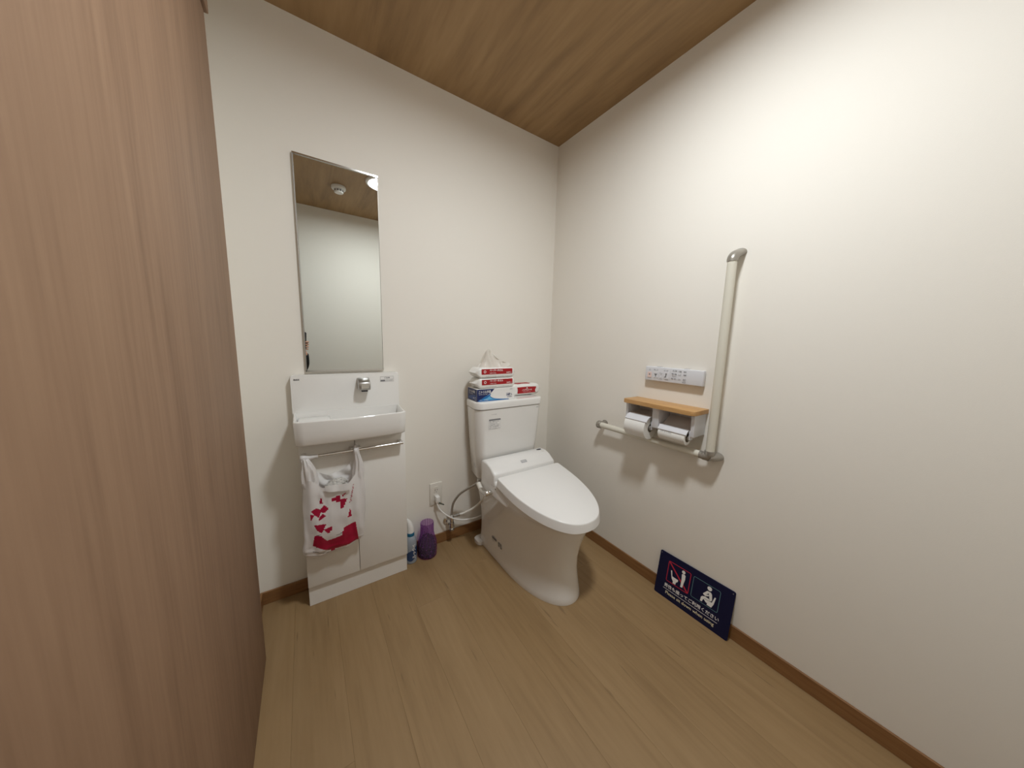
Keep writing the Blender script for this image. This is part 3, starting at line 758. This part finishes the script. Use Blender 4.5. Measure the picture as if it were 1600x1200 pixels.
# ------------------------------------------------------------------ packs on the tank
def rotz(bm, c, a): bm.transform(Matrix.Translation(Vector(c)) @ Matrix.Rotation(a, 4, 'Z') @ Matrix.Translation(-Vector(c)))
TZ = .8612
GA = math.radians(-8.0)
gx = Vector((math.cos(-.02), math.sin(-.02), 0)); gy = Vector((-gx.y, gx.x, 0))
g0 = Vector((-.6485, -.176, TZ)); GW, GD, GH = .238, .112, .0665
t = thing('glove_box', 'blue and white cardboard glove box at the bottom of the pile on the tank', 'box', g0 + gx*GW/2 + gy*GD/2)
bm = prism(bmesh.new(), [(0, 0), (GW, 0), (GW, GD), (0, GD)], lambda u, v, w: g0+gx*u+gy*v+Vector((0, 0, w)), 0, GH, bev=.0008, seg=1)
gb = obj('carton', bm, M['white_ink'], t, smooth=False)
gf = Frame(g0, gx, (0, 0, 1)); gs = Frame(g0+gy*GD, -gy, (0, 0, 1))
# front print: navy top left, blue wave sweeping to the right
def curve(pts, m=6): return [(p.x, p.y) for p in spline([(a, b, 0) for a, b in pts], m)]
bm = flat(bmesh.new(), [[(0, 0.001)] + [(.004, .0005), (.03, .0005)] + curve([(.03, .012), (.06, .030), (.085, .044), (.107, .0655)]) + [(0.0005, .0655)]], gf, .0004); obj('print', bm, M['navy2'], gb, smooth=False)
bm = flat(bmesh.new(), [[(.010, .0005), (.20, .0005)] + curve([(.20, .004), (.15, .0065), (.105, .013), (.082, .026), (.085, .040)]) + curve([(.075, .036), (.05, .026), (.025, .013), (.010, .008)])], gf, .0007); obj('print', bm, M['blue'], gb, smooth=False)
bm = flat(bmesh.new(), [[(.03, .008)] + curve([(.06, .016), (.08, .030), (.086, .041)]) + curve([(.078, .024), (.095, .012), (.13, .005)]) + [(.08, .006)]], gf, .0010); obj('print', bm, M['lblue'], gb, smooth=False)
letters([('ニトリル手袋', .010, .043, .074, .0165, .0012, .02), ('NITRILE GLOVES', .012, .036, .05, .004, .0012), ('粉なし  左右兼用', .018, .004, .05, .005, .0014)], gf, M['white_ink'], gb)
letters([('100枚入', .186, .022, .036, .014, .0008, .03), ('左右兼用', .189, .011, .032, .008, .0008), ('GLOVE', .205, .056, .018, .004, .0008)], gf, M['navy2'], gb)
obj('border', ring2(bmesh.new(), gf, .183, .205, .021, .037, .001, .001), M['navy2'], gb, smooth=False)
bm = flat(bmesh.new(), [rect2(0.0005, GD-.0005, .0005, .0655)], gs, .0004); obj('print', bm, M['navy2'], gb, smooth=False)
bm = flat(bmesh.new(), [[(.012, .01), (.06, .006), (.108, .008), (.108, .030), (.08, .034), (.04, .026), (.012, .018)]], gs, .0007); obj('print', bm, mat('dusk_blue_print', (.015, .06, .24), .35), gb, smooth=False)
letters([('ニトリル手袋', .014, .043, .075, .015, .0009, .02), ('NITRILE GLOVES', .016, .035, .05, .004, .0009), ('100枚', .066, .013, .020, .008, .001)], gs, M['white_ink'], gb)
obj('border', ring2(bmesh.new(), gs, .092, .106, .006, .022, .001, .0012, .001), M['white_ink'], gb, smooth=False)

def soft_pack(L_, D_, Hh, o, ax, seed, finh=.006, round_=.012, sag=0.0):
    """pillow pack: loft along its length, pinched to flat fins at both ends; o = lower front left corner"""
    ay = Vector((-ax.y, ax.x, 0)); bm = bmesh.new(); rings = []
    secs = [(-.022, .10, .50), (-.017, .12, .60), (-.011, .30, .75), (-.004, .66, .9), (.004, .90, .98), (.013, 1, 1)]
    n_mid = 14
    ss = [(a, b, c) for a, b, c in secs] + [(.013+(L_-.026)*k/(n_mid+1), 1, 1) for k in range(1, n_mid+1)] + [(L_-a, b, c) for a, b, c in secs[::-1]]
    for u, hs, ds in ss:
        hh, dd = Hh*hs, D_*ds
        pts = rpoly([(-dd/2, -hh/2, min(round_, hh*.45)), (dd/2, -hh/2, min(round_, hh*.45)), (dd/2, hh/2, min(round_, hh*.45)), (-dd/2, hh/2, min(round_, hh*.45))], 6)
        ring = []
        for a, b in pts:
            q = o + ax*u + ay*(D_/2+a) + Vector((0, 0, Hh/2+b))
            k = .0022 if hs >= .99 else .006
            nz = noise.noise(q*38+Vector((seed, 0, 0)))*k
            bottom = (b < -hh/2+.003 and hs > .9)
            if a < -dd/2+.004: nz *= .25
            q = q + Vector((0, 0, 0 if bottom else nz)) + ay*(nz*.5)
            ring.append(q)
        rings.append(ring)
    loft(bm, rings); return bm

def towel_pack(o, ax, L_, D_, Hh, label, seed):
    ay = Vector((-ax.y, ax.x, 0))
    t = thing('paper_towel_pack', label, 'paper towels', o+ax*L_/2+ay*D_/2, 'red and white paper towel packs')
    w = obj('wrapper', soft_pack(L_, D_, Hh, o, ax, seed), M['wrap'], t, angle=60)
    f = Frame(o - ay*.0006, ax, (0, 0, 1)); tl = .018
    z0, z1 = Hh*.36, Hh*.88
    bm = flat(bmesh.new(), [rpoly([(.014, z0, .003), (L_-.012, z0+.001, .003), (L_-.012, z1+.001, .003), (.013, z1, .003)], 3)], f, .0004); obj('band', bm, M['red'], w, smooth=False)
    obj('emblem', flat(bmesh.new(), [disc2(.034, (z0+z1)/2, .0075, 16)], f, .0007), M['white_ink'], w, smooth=False)
    letters([('ペーパータオル', .062, (z0+z1)/2+.001, .085, .0115, .0008, .03), ('PAPER TOWEL', .064, z0+.004, .04, .005, .0008), ('200枚入', L_-.052, z0+.004, .034, .009, .0008, .02)], f, M['white_ink'], w)
    bm = flat(bmesh.new(), [disc2(.034, (z0+z1)/2, .0045, 10)], f, .0010); obj('emblem', bm, M['red'], w, smooth=False)
    letters([('やわらかタイプ  パルプ100%', .040, Hh*.13, .065, .006, .0007), ('さっとひと拭き しっかり吸水 エコ包装', .118, Hh*.14, .09, .005, .0007)], f, M['mid_ink'], w)
    return t, w
PL, PD = .222, .105
pax = Vector((math.cos(.0), math.sin(.0), 0))
o1 = Vector((-.632, -.174, TZ+GH+.0012))
towel_pack(o1, pax, PL, PD, .055, 'sealed red and white paper towel pack directly on the glove box', 2.0)
o2 = o1 + Vector((-.002, .001, .0565)); o2.z = o1.z+.0565
t2, w2 = towel_pack(o2, pax, PL, PD, .056, 'opened red and white paper towel pack on top of the pile', 9.0)
# paper pulled out of the top pack
ztop = o2.z+.0545
hx = [(-.606, .0), (-.588, .035), (-.572, .078), (-.560, .103), (-.546, .102), (-.530, .097), (-.515, .078), (-.500, .055), (-.482, .036), (-.462, .034), (-.444, .033), (-.424, .026)]
hz = [(-.606, .0), (-.590, .0), (-.57, .0), (-.55, .0), (-.53, .0), (-.50, .0), (-.47, .0), (-.445, .008), (-.424, .022)]
def pw(tab, x):
    if x <= tab[0][0]: return tab[0][1]
    for (a, b), (c, d) in zip(tab, tab[1:]):
        if x <= c: return b+(d-b)*(x-a)/(c-a)
    return tab[-1][1]
bm = bmesh.new(); rows = []
for a in range(41):
    v = a/40; row = []
    for k in range(61):
        x = -.606+.182*k/60; hh = pw(hx, x); z0 = pw(hz, x)
        s = math.sin(PI*v)**.75
        y = -.122 + (v-.5)*.062*(1-.65*s) + .010*math.sin(x*95+v*3)*s + .008*noise.noise(Vector((x*40, v*3, 7)))
        z = ztop - .003 + z0 + (hh-z0)*s + .004*noise.noise(Vector((x*60, v*5, 2)))*s
        xx = x + (.014*noise.noise(Vector((x*25, v*4, 4)))-.006)*s
        row.append(Vector((xx, y, z)))
    rows.append(row)
loft(bm, rows, False, False, False)
ts = obj('pulled_sheet', bm, M['tissue'], t2, angle=30)
bm = bmesh.new(); prism(bm, rpoly([(-.60, -.150, .012), (-.44, -.150, .012), (-.44, -.095, .012), (-.60, -.095, .012)], 4), lambda u, v, w: Vector((u, v, w)), ztop-.0012, ztop+.0022)
obj('slit', bm, M['pinkish'], t2)

# wipes pack lying at the right end of the tank
o3 = Vector((-.390, -.115, TZ)); W3, D3, H3 = .212, .078, .068
t = thing('wipes_pack', 'red and white wet wipes pack lying at the right end of the tank', 'wet wipes', o3+Vector((W3/2, D3/2, 0)))
w = obj('wrapper', soft_pack(W3, D3, H3, o3, Vector((1, 0, 0)), 5.0, round_=.02), M['wrap'], t, angle=60)
f3 = Frame(o3+Vector((0, -.0006, 0)), (1, 0, 0), (0, 0, 1))
bm = flat(bmesh.new(), [[(.046, .014), (.052, .013), (.12, .013), (.184, .014), (.181, .024), (.180, .030), (.188, .044), (.186, .0495), (.12, .052), (.044, .051), (.048, .034)]], f3, .0006); obj('panel', bm, M['red'], w, smooth=False)
obj('emblem', flat(bmesh.new(), [disc2(.117, .044, .0042, 12)], f3, .0009), M['white_ink'], w, smooth=False)
letters([('ノンアルコール', .080, .028, .074, .010, .0009, .03), ('ウェットティッシュ', .088, .019, .058, .006, .0009)], f3, M['white_ink'], w)
bm = bmesh.new(); prism(bm, rpoly([(o3.x+.055, o3.y+.018, .008), (o3.x+.155, o3.y+.018, .008), (o3.x+.155, o3.y+.060, .008), (o3.x+.055, o3.y+.060, .008)], 4), lambda u, v, w: Vector((u, v, w)), TZ+H3-.001, TZ+H3+.0024, bev=.0006, seg=1)
obj('flap', bm, M['red'], w)

# ------------------------------------------------------------------ remote control
RY0, RY1, RZ0, RZ1 = -.737, -1.001, 1.0175, 1.084
t = thing('bidet_remote', 'slim white bidet remote control on the wall above the shelf', 'remote control', (0, (RY0+RY1)/2, RZ0))
bm = BOX(-.024, -.004, RY1, RY0, RZ0, RZ1, bev=.003, seg=3); rc = obj('case', bm, M['plastic_cool'], t)
obj('mount', BOX(-.0042, -.0003, RY1+.02, RY0-.02, RZ0+.008, RZ1-.006), M['plastic_cool'], t, smooth=False)
for yy in (-.80, -.925): obj('clip', BOX(-.020, -.001, yy-.008, yy+.008, RZ1-.001, RZ1+.0018, bev=.0006, seg=1), M['mid_ink'], t)
fR = Frame((-.024, RY0, RZ0), (0, -1, 0), (0, 0, 1))
for i, (x0, x1, y0, y1) in enumerate(((.013, .033, .015, .041), (.042, .066, .015, .046), (.092, .116, .015, .046))):
    bm = prism(bmesh.new(), rpoly([(x0, y0, .003), (x1, y0, .003), (x1, y1, .003), (x0, y1, .003)], 3), fR, .0002, .0016, bev=.0005, seg=1)
    obj('button', bm, M['pinkish'] if i == 0 else M['plastic_cool'], rc)
for (u, v) in ((.134, .040), (.148, .040), (.166, .040), (.188, .040), (.134, .020), (.148, .020), (.166, .020), (.188, .018), (.079, .038), (.079, .020)):
    bm = prism(bmesh.new(), rpoly([(u-.0045, v-.0035, .002), (u+.0045, v-.0035, .002), (u+.0045, v+.0035, .002), (u-.0045, v+.0035, .002)], 3), fR, .0002, .0013)
    obj('button', bm, M['plastic_cool'], rc)
for polys in ([rect2(.020, .026, .026, .033)], [seg2((.046, .034), (.062, .034), .0015), [(.047, .033), (.061, .033), (.056, .025), (.055, .019), (.053, .019), (.052, .025)]], [seg2((.101, .036), (.107, .040), .004), seg2((.106, .038), (.102, .024), .005), seg2((.096, .022), (.105, .024), .004)]):
    obj('icon', flat(bmesh.new(), polys, fR, .0018), M['grey_ink'], rc, smooth=False)
letters([(s_, u, v, w_, hh, .0019, .02) for s_, u, v, w_, hh in (('止', .020, .049, .007, .007), ('おしり', .044, .050, .020, .006), ('ビデ', .094, .050, .020, .006), ('水勢', .132, .053, .022, .006), ('位置', .160, .052, .013, .006), ('音姫', .182, .052, .012, .006), ('弱 強', .129, .0385, .024, .006), ('前 後', .129, .0175, .024, .006), ('洗浄強さ', .132, .029, .020, .004), ('ムーブ', .160, .038, .013, .005), ('リズム', .160, .0175, .013, .005), ('温度', .182, .038, .013, .006), ('乾燥', .182, .0165, .013, .007), ('切 入', .073, .037, .013, .004), ('マイルド', .072, .010, .016, .004), ('ストップ', .014, .010, .018, .0035), ('停止 長押し', .100, .010, .020, .0035), ('電池交換', .180, .007, .016, .0035))], fR, M['grey_ink'], rc)
obj('divider_line', flat(bmesh.new(), [rect2(.1235, .1240, .010, .058)], fR, .0012), M['mid_ink'], rc, smooth=False)

# ------------------------------------------------------------------ paper holder with oak shelf, two rolls
HY0, HY1 = -.697, -1.019
t = thing('paper_holder', 'double toilet paper holder with oak shelf top on the right wall', 'paper holder', (0, (HY0+HY1)/2, .81))
bm = prism(bmesh.new(), rpoly([(-.0005, -.690, .001), (-.118, -.690, .014), (-.122, -1.026, .016), (-.0005, -1.026, .001)], 5), lambda u, v, w: Vector((u, v, w)), .907, .925, bev=.0012, seg=2)
obj('shelf_board', bm, M['oak'], t)
fm = bmesh.new(); box(fm, -.006, -.0005, HY1, HY0, .812, .9065)
obj('back_plate', fm, M['plastic_cool'], t, smooth=False)
def side(y0, y1):
    return prism(bmesh.new(), rpoly([(-.0062, .9066, .001), (-.098, .9066, .003), (-.094, .812, .004), (-.0062, .814, .001)], 3), lambda u, v, w: Vector((u, w, v)), y0, y1, bev=.0015, seg=2)
obj('side_panel', side(HY0-.012, HY0), M['plastic_cool'], t)
obj('side_panel', side(HY1, HY1+.014), M['plastic_cool'], t)
obj('divider', side(-.866, -.835), M['plastic_cool'], t)
bm = bmesh.new(); box(bm, -.091, -.066, -.8345, -.829, .797, .838, .002, 2); obj('arm', bm, M['plastic_cool'], t)
bm = bmesh.new(); box(bm, -.091, -.066, -.872, -.8665, .797, .838, .002, 2); obj('arm', bm, M['plastic_cool'], t)
bm = bmesh.new(); box(bm, -.091, -.066, -1.0045, -.9985, .797, .838, .002, 2); obj('arm', bm, M['plastic_cool'], t)
bm = bmesh.new(); box(bm, -.091, -.066, -.7155, -.7095, .797, .838, .002, 2); obj('arm', bm, M['plastic_cool'], t)
def flap(y0, y1, pts):
    bm = bmesh.new(); P = [Vector((a, 0, b)) for a, b in pts]; up = []; lo = []
    for i, p in enumerate(P):
        d = (P[min(i+1, len(P)-1)]-P[max(i-1, 0)]).normalized(); n = Vector((d.z, 0, -d.x))
        up.append(p+n*.0016); lo.append(p-n*.0016)
    poly = [(q.x, q.z) for q in up+lo[::-1]]
    return prism(bm, poly, lambda u, v, w: Vector((u, w, v)), y0, y1)
def arc(c, r, a0, a1, n=8): return [(c[0]+r*math.cos(math.radians(a0+(a1-a0)*k/n)), c[1]+r*math.sin(math.radians(a0+(a1-a0)*k/n))) for k in range(n+1)]
R1C, R1 = (-.082, .803), .053
R2C, R2 = (-.078, .803), .0315
obj('cover_flap', flap(-.828, -.717, [(-.012, .868)] + arc(R1C, R1+.0035, 65, 142) + [(-.1195, .8305)]), M['plastic_cool'], t)
obj('cover_flap', flap(-.997, -.8735, [(-.012, .872), (-.03, .861), (-.05, .848)] + arc(R2C, R2+.0035, 80, 150) + [(-.106, .818)]), M['plastic_cool'], t)
def roll(c, r, y0, y1, label, printed=False):
    t = thing('toilet_roll', label, 'toilet paper', (c[0], (y0+y1)/2, c[1]-r), 'toilet rolls in the holder')
    bm = bmesh.new(); pr = [(.020, y1), (r-.001, y1), (r, y1+.001), (r, y0-.001), (r-.001, y0), (.020, y0)]
    lathe(bm, pr+[pr[0]], (c[0], 0, c[1]), 40, False, False, axis='y'); p = obj('paper_winding', bm, M['paper'], t, angle=35)
    bm = bmesh.new(); pr = [(.0195, y1+.0003), (.0195, y0-.0003), (.0185, y0-.0003), (.0185, y1+.0003)]
    lathe(bm, pr+[pr[0]], (c[0], 0, c[1]), 28, False, False, axis='y'); obj('core', bm, M['card'], t)
    if printed:
        bm = bmesh.new()
        tb = text_bm('Soft & Clean', Frame((0, 0, 0), (1, 0, 0), (0, 1, 0)), 0, 0, .05, .009, 0)
        for v in tb.verts:
            u, w_ = v.co.x, v.co.y; a = math.radians(168)-w_/r
            v.co = Vector((c[0]+(r+.0004)*math.cos(a), -.885-u, c[1]+(r+.0004)*math.sin(a)))
        obj('lettering', tb, M['mid_ink'], p, smooth=False)
    return t
roll(R1C, R1, -.717, -.822, 'thick white toilet roll in the left half of the holder')
roll(R2C, R2, -.874, -.990, 'nearly used up thin toilet roll in the right half of the holder', True)
# spindle cores
bm = bmesh.new(); lathe(bm, [(.012, -.7156), (.012, -.829)], (R1C[0], 0, R1C[1]), 18, axis='y'); obj('spindle', bm, M['nickel'], t)
bm = bmesh.new(); lathe(bm, [(.012, -.8722), (.012, -.9984)], (R2C[0], 0, R2C[1]), 18, axis='y'); obj('spindle', bm, M['nickel'], t)

# ------------------------------------------------------------------ L-shaped handrail
VY, RX, HZ = -1.066, -.046, .7385
t = thing('handrail', 'L-shaped cream handrail with nickel joints on the right wall', 'handrail', (0, VY, HZ))
bm = tube(bmesh.new(), [(RX, VY, HZ+.018), (RX, VY, 1.505)], .0158, 28); obj('vertical_bar', bm, M['railv'], t)
bm = tube(bmesh.new(), [(RX, -.512, HZ), (RX, VY+.022, HZ)], .0150, 28); obj('horizontal_bar', bm, M['railv'], t)
bm = bmesh.new()
pth = spline([(RX, VY, 1.502), (RX+.001, VY, 1.514), (RX+.012, VY-.002, 1.528), (RX+.032, VY-.004, 1.537), (-.001, VY-.006, 1.544)], 5)
def ell(bm, pth, ra, rb):
    rings = []; n = 24
    for i, p in enumerate(pth):
        s = i/(len(pth)-1); a = ra[0]+(ra[1]-ra[0])*s; b = rb[0]+(rb[1]-rb[0])*s
        tt = (pth[min(i+1, len(pth)-1)]-pth[max(i-1, 0)]).normalized(); A = Vector((0, 1, 0)); A = (A-tt*A.dot(tt)).normalized(); B = tt.cross(A)
        rings.append([p+A*a*math.cos(2*PI*k/n)+B*b*math.sin(2*PI*k/n) for k in range(n)])
    return loft(bm, rings)
ell(bm, pth, (.0178, .022), (.0178, .013)); obj('end_bracket', bm, M['nickel'], t)
bm = bmesh.new()
tube(bm, spline([(RX, VY+.036, HZ), (RX, VY+.018, HZ), (RX, VY+.004, HZ+.002), (RX, VY, HZ+.014), (RX, VY, HZ+.026)], 5), [.0165]*4+[.018]*9+[.0192]*8, 24)
ell(bm, spline([(RX-.004, VY+.004, HZ), (RX+.012, VY-.006, HZ-.001), (RX+.032, VY-.012, HZ-.001), (-.001, VY-.016, HZ)], 5), (.020, .024), (.018, .016))
obj('corner_joint', bm, M['nickel'], t)
bm = bmesh.new(); lathe(bm, [(.008, -.488), (.019, -.489), (.0215, -.492), (.0215, -.508), (.0195, -.511), (.014, -.512)], (RX, 0, HZ), 28, axis='y')
obj('end_cap', bm, M['nickel'], t)
bm = bmesh.new(); lathe(bm, [(.020, -.0005), (.020, -.004), (.013, -.007), (.012, RX)], (0, -.500, HZ), 24, axis='x'); obj('wall_bracket', bm, M['nickel'], t)

# ------------------------------------------------------------------ sign leaning on the wall
SA = Vector((-.040, -.8905, 0.0)); sx = Vector((0.004, -.3142, 0)).normalized()
su = Vector((.031, 0, .2055)).normalized()
fN = Frame(SA, sx, su)
t = thing('notice_sign', 'navy sit-down notice sign leaning against the right wall on the floor', 'sign', SA + sx*.157 + Vector((.018, 0, 0)))
th_ = .004
bm = prism(bmesh.new(), rpoly([(0, 0, .007), (.314, 0, .007), (.314, .208, .007), (0, .208, .007)], 4), fN, -th_, 0, bev=.0006, seg=1)
pn = obj('board', bm, M['navy'], t)
mmf = lambda u, v, w=0: fN(u*.001, v*.001*.99, w)
obj('red_frame', ring2(bmesh.new(), mmf, 45, 147, 83, 181, 7, 3.2), M['signred'], pn, smooth=False)
obj('red_bar', flat(bmesh.new(), [seg2((47, 179), (145, 85), 6.5)], mmf, .0006), M['signred'], pn, smooth=False)
bm = ring2(bmesh.new(), mmf, 157, 265.5, 85, 179, 7, 2.2); obj('teal_frame', bm, M['teal'], pn, smooth=False)
def picto(polys): obj('pictogram', flat(bmesh.new(), polys, mmf, .0009), M['white_ink'], pn, smooth=False)
picto([disc2(115, 166.5, 7.5), [(109,153),(112,157),(120,158.5),(125,155),(126,138),(123,121),(120,96),(111,94),(111.5,128)]])
picto([[(60.5,142),(66,143),(71,118),(98.5,117),(97.6,108),(90.5,100),(89.5,89),(77,88.5),(77,97.5),(69.5,107)]])
picto([disc2(224, 164.5, 9),
          [(203.5,131),(204,126.5),(214,131),(222,141),(222,146),(217,150.5)], [(217,150.5),(222,146),(226,137),(231,113.5),(238,118),(239.5,126),(236,146),(230.5,152)],
          [(204,126.5),(213,124),(225,131),(226,137),(222,136),(212,130)],
          [(196.5,92),(204,93),(207,105),(213,112.5),(231,113.5),(228,121),(212,122),(202,117),(197.5,110)]])
picto([[(209.5,107),(212,110.5),(240,113.5),(247,142),(252,142),(247.5,110),(241,92),(223,92),(224,99),(218,100)]])
bm = text_bm('男性も座ってご利用ください', mmf, 42, 53, 233, 18, .0006, .018); obj('lettering', bm, M['white_ink'], pn, smooth=False)
obj('rule_line', flat(bmesh.new(), [rect2(39, 271, 44, 46)], mmf, .0006), M['white_ink'], pn, smooth=False)
bm = text_bm('Please sit down when using', mmf, 53, 19, 208, 18, .0006, .012); obj('lettering', bm, M['cream_ink'], pn, smooth=False)
for q in (7, 306): obj('screw_hole', flat(bmesh.new(), [disc2(q, 200, 2.2)], mmf, .0006), M['grey_ink'], pn, smooth=False)

# ------------------------------------------------------------------ the photographer's arm and phone (a sliver shows at the mirror's left edge)
HP, HR = Vector((-1.3936, -1.6113, 1.1851)), Vector((0.8292, -0.5582, 0.0255))     # where the phone is held and its right edge direction
HF = Vector((0.5539, 0.8212, -0.1370)); HR = (HR-HF*HR.dot(HF)).normalized(); HU = HR.cross(HF)
def cs(r_, u_, b_): return HP + HR*r_ + HU*u_ - HF*b_       # right, up, back
fP = lambda u, v, w: cs(u, v, w)
t = thing('smartphone', 'dark smartphone held up beside the door, just seen at the mirror edge', 'phone', cs(-.010, -.115, .010))
bm = prism(bmesh.new(), rpoly([(-.048, -.115, .010), (.027, -.115, .010), (.027, .033, .010), (-.048, .033, .010)], 5), fP, .0045, .0125, bev=.0018, seg=2)
obj('case', bm, M['rubber'], t)
bm = bmesh.new(); prism(bm, disc2(.012, .016, .007, 18), fP, .0030, .0046); obj('lens', bm, M['black_ink'], t)
bm = prism(bmesh.new(), rpoly([(-.045, -.112, .008), (.024, -.112, .008), (.024, .030, .008), (-.045, .030, .008)], 4), fP, .0125, .0129); obj('screen', bm, M['black_ink'], t)
arm = thing('person', 'hand in black sleeve holding up a phone, glimpsed at the mirror edge', 'person', cs(0, -.20, .03))
bm = bmesh.new()
def limb(pts, rad): tube(bm, spline([cs(*p) for p in pts], 4), [rad[0]+(rad[1]-rad[0])*k/((len(pts)-1)*4) for k in range((len(pts)-1)*4+1)], 14)
for i, ln in enumerate((.040, .036, .034, .026)):      # index to little finger wrapped over the phone's right edge
    u_ = -.052-.0205*i
    limb([(.016, u_-.006, .030), (.033, u_-.002, .026), (.0385, u_, .012), (.034, u_+.001, -.0035), (.027-ln*.45, u_+.001, -.0055)], (.0098-.0006*i, .0076-.0005*i))
limb([(-.010, -.128, .034), (-.040, -.105, .030), (-.058, -.078, .020), (-.056, -.052, .0105), (-.051, -.038, .0045)], (.0125, .0085))   # thumb
limb([(.020, -.055, .028), (.020, -.085, .029), (.016, -.120, .032), (.008, -.150, .036)], (.014, .020))
limb([(.004, -.060, .028), (.002, -.09, .030), (.000, -.125, .034), (.002, -.155, .038)], (.014, .021))
limb([(-.012, -.070, .028), (-.012, -.10, .031), (-.010, -.13, .034), (-.004, -.155, .038)], (.013, .020))
WR = [cs(.008, -.130, .033), Vector((-1.400, -1.640, 1.030)), Vector((-1.400, -1.655, .995)), Vector((-1.405, -1.69, .94))]
tube(bm, spline(WR, 4), .026, 14)
me = bpy.data.meshes.new('hand'); bm.to_mesh(me); bm.free()
tmp = bpy.data.objects.new('hand', me); C.objects.link(tmp)
md = tmp.modifiers.new('r', 'REMESH'); md.mode = 'VOXEL'; md.voxel_size = .0022
sm = tmp.modifiers.new('s', 'SMOOTH'); sm.factor = .5; sm.iterations = 4
me2 = bpy.data.meshes.new_from_object(tmp.evaluated_get(bpy.context.evaluated_depsgraph_get()))
bpy.data.objects.remove(tmp)
bm = bmesh.new(); bm.from_mesh(me2); bpy.data.meshes.remove(me2)
obj('hand', bm, M['skin'], arm, angle=180)
bm = bmesh.new(); el = Vector((-1.47, -1.78, .845)); sh = Vector((-1.83, -1.80, 1.22))
P_ = spline([Vector((-1.400, -1.641, 1.028)), Vector((-1.400, -1.655, .995)), Vector((-1.405, -1.69, .94)), Vector((-1.43, -1.735, .885)), el, (el+sh)/2+Vector((0, 0, -.05)), sh], 5)
rr_ = [.034+.018*k/(len(P_)-1) for k in range(len(P_))]
tube(bm, P_, rr_, 20)
obj('sleeve', bm, M['sleeve'], arm, angle=80)
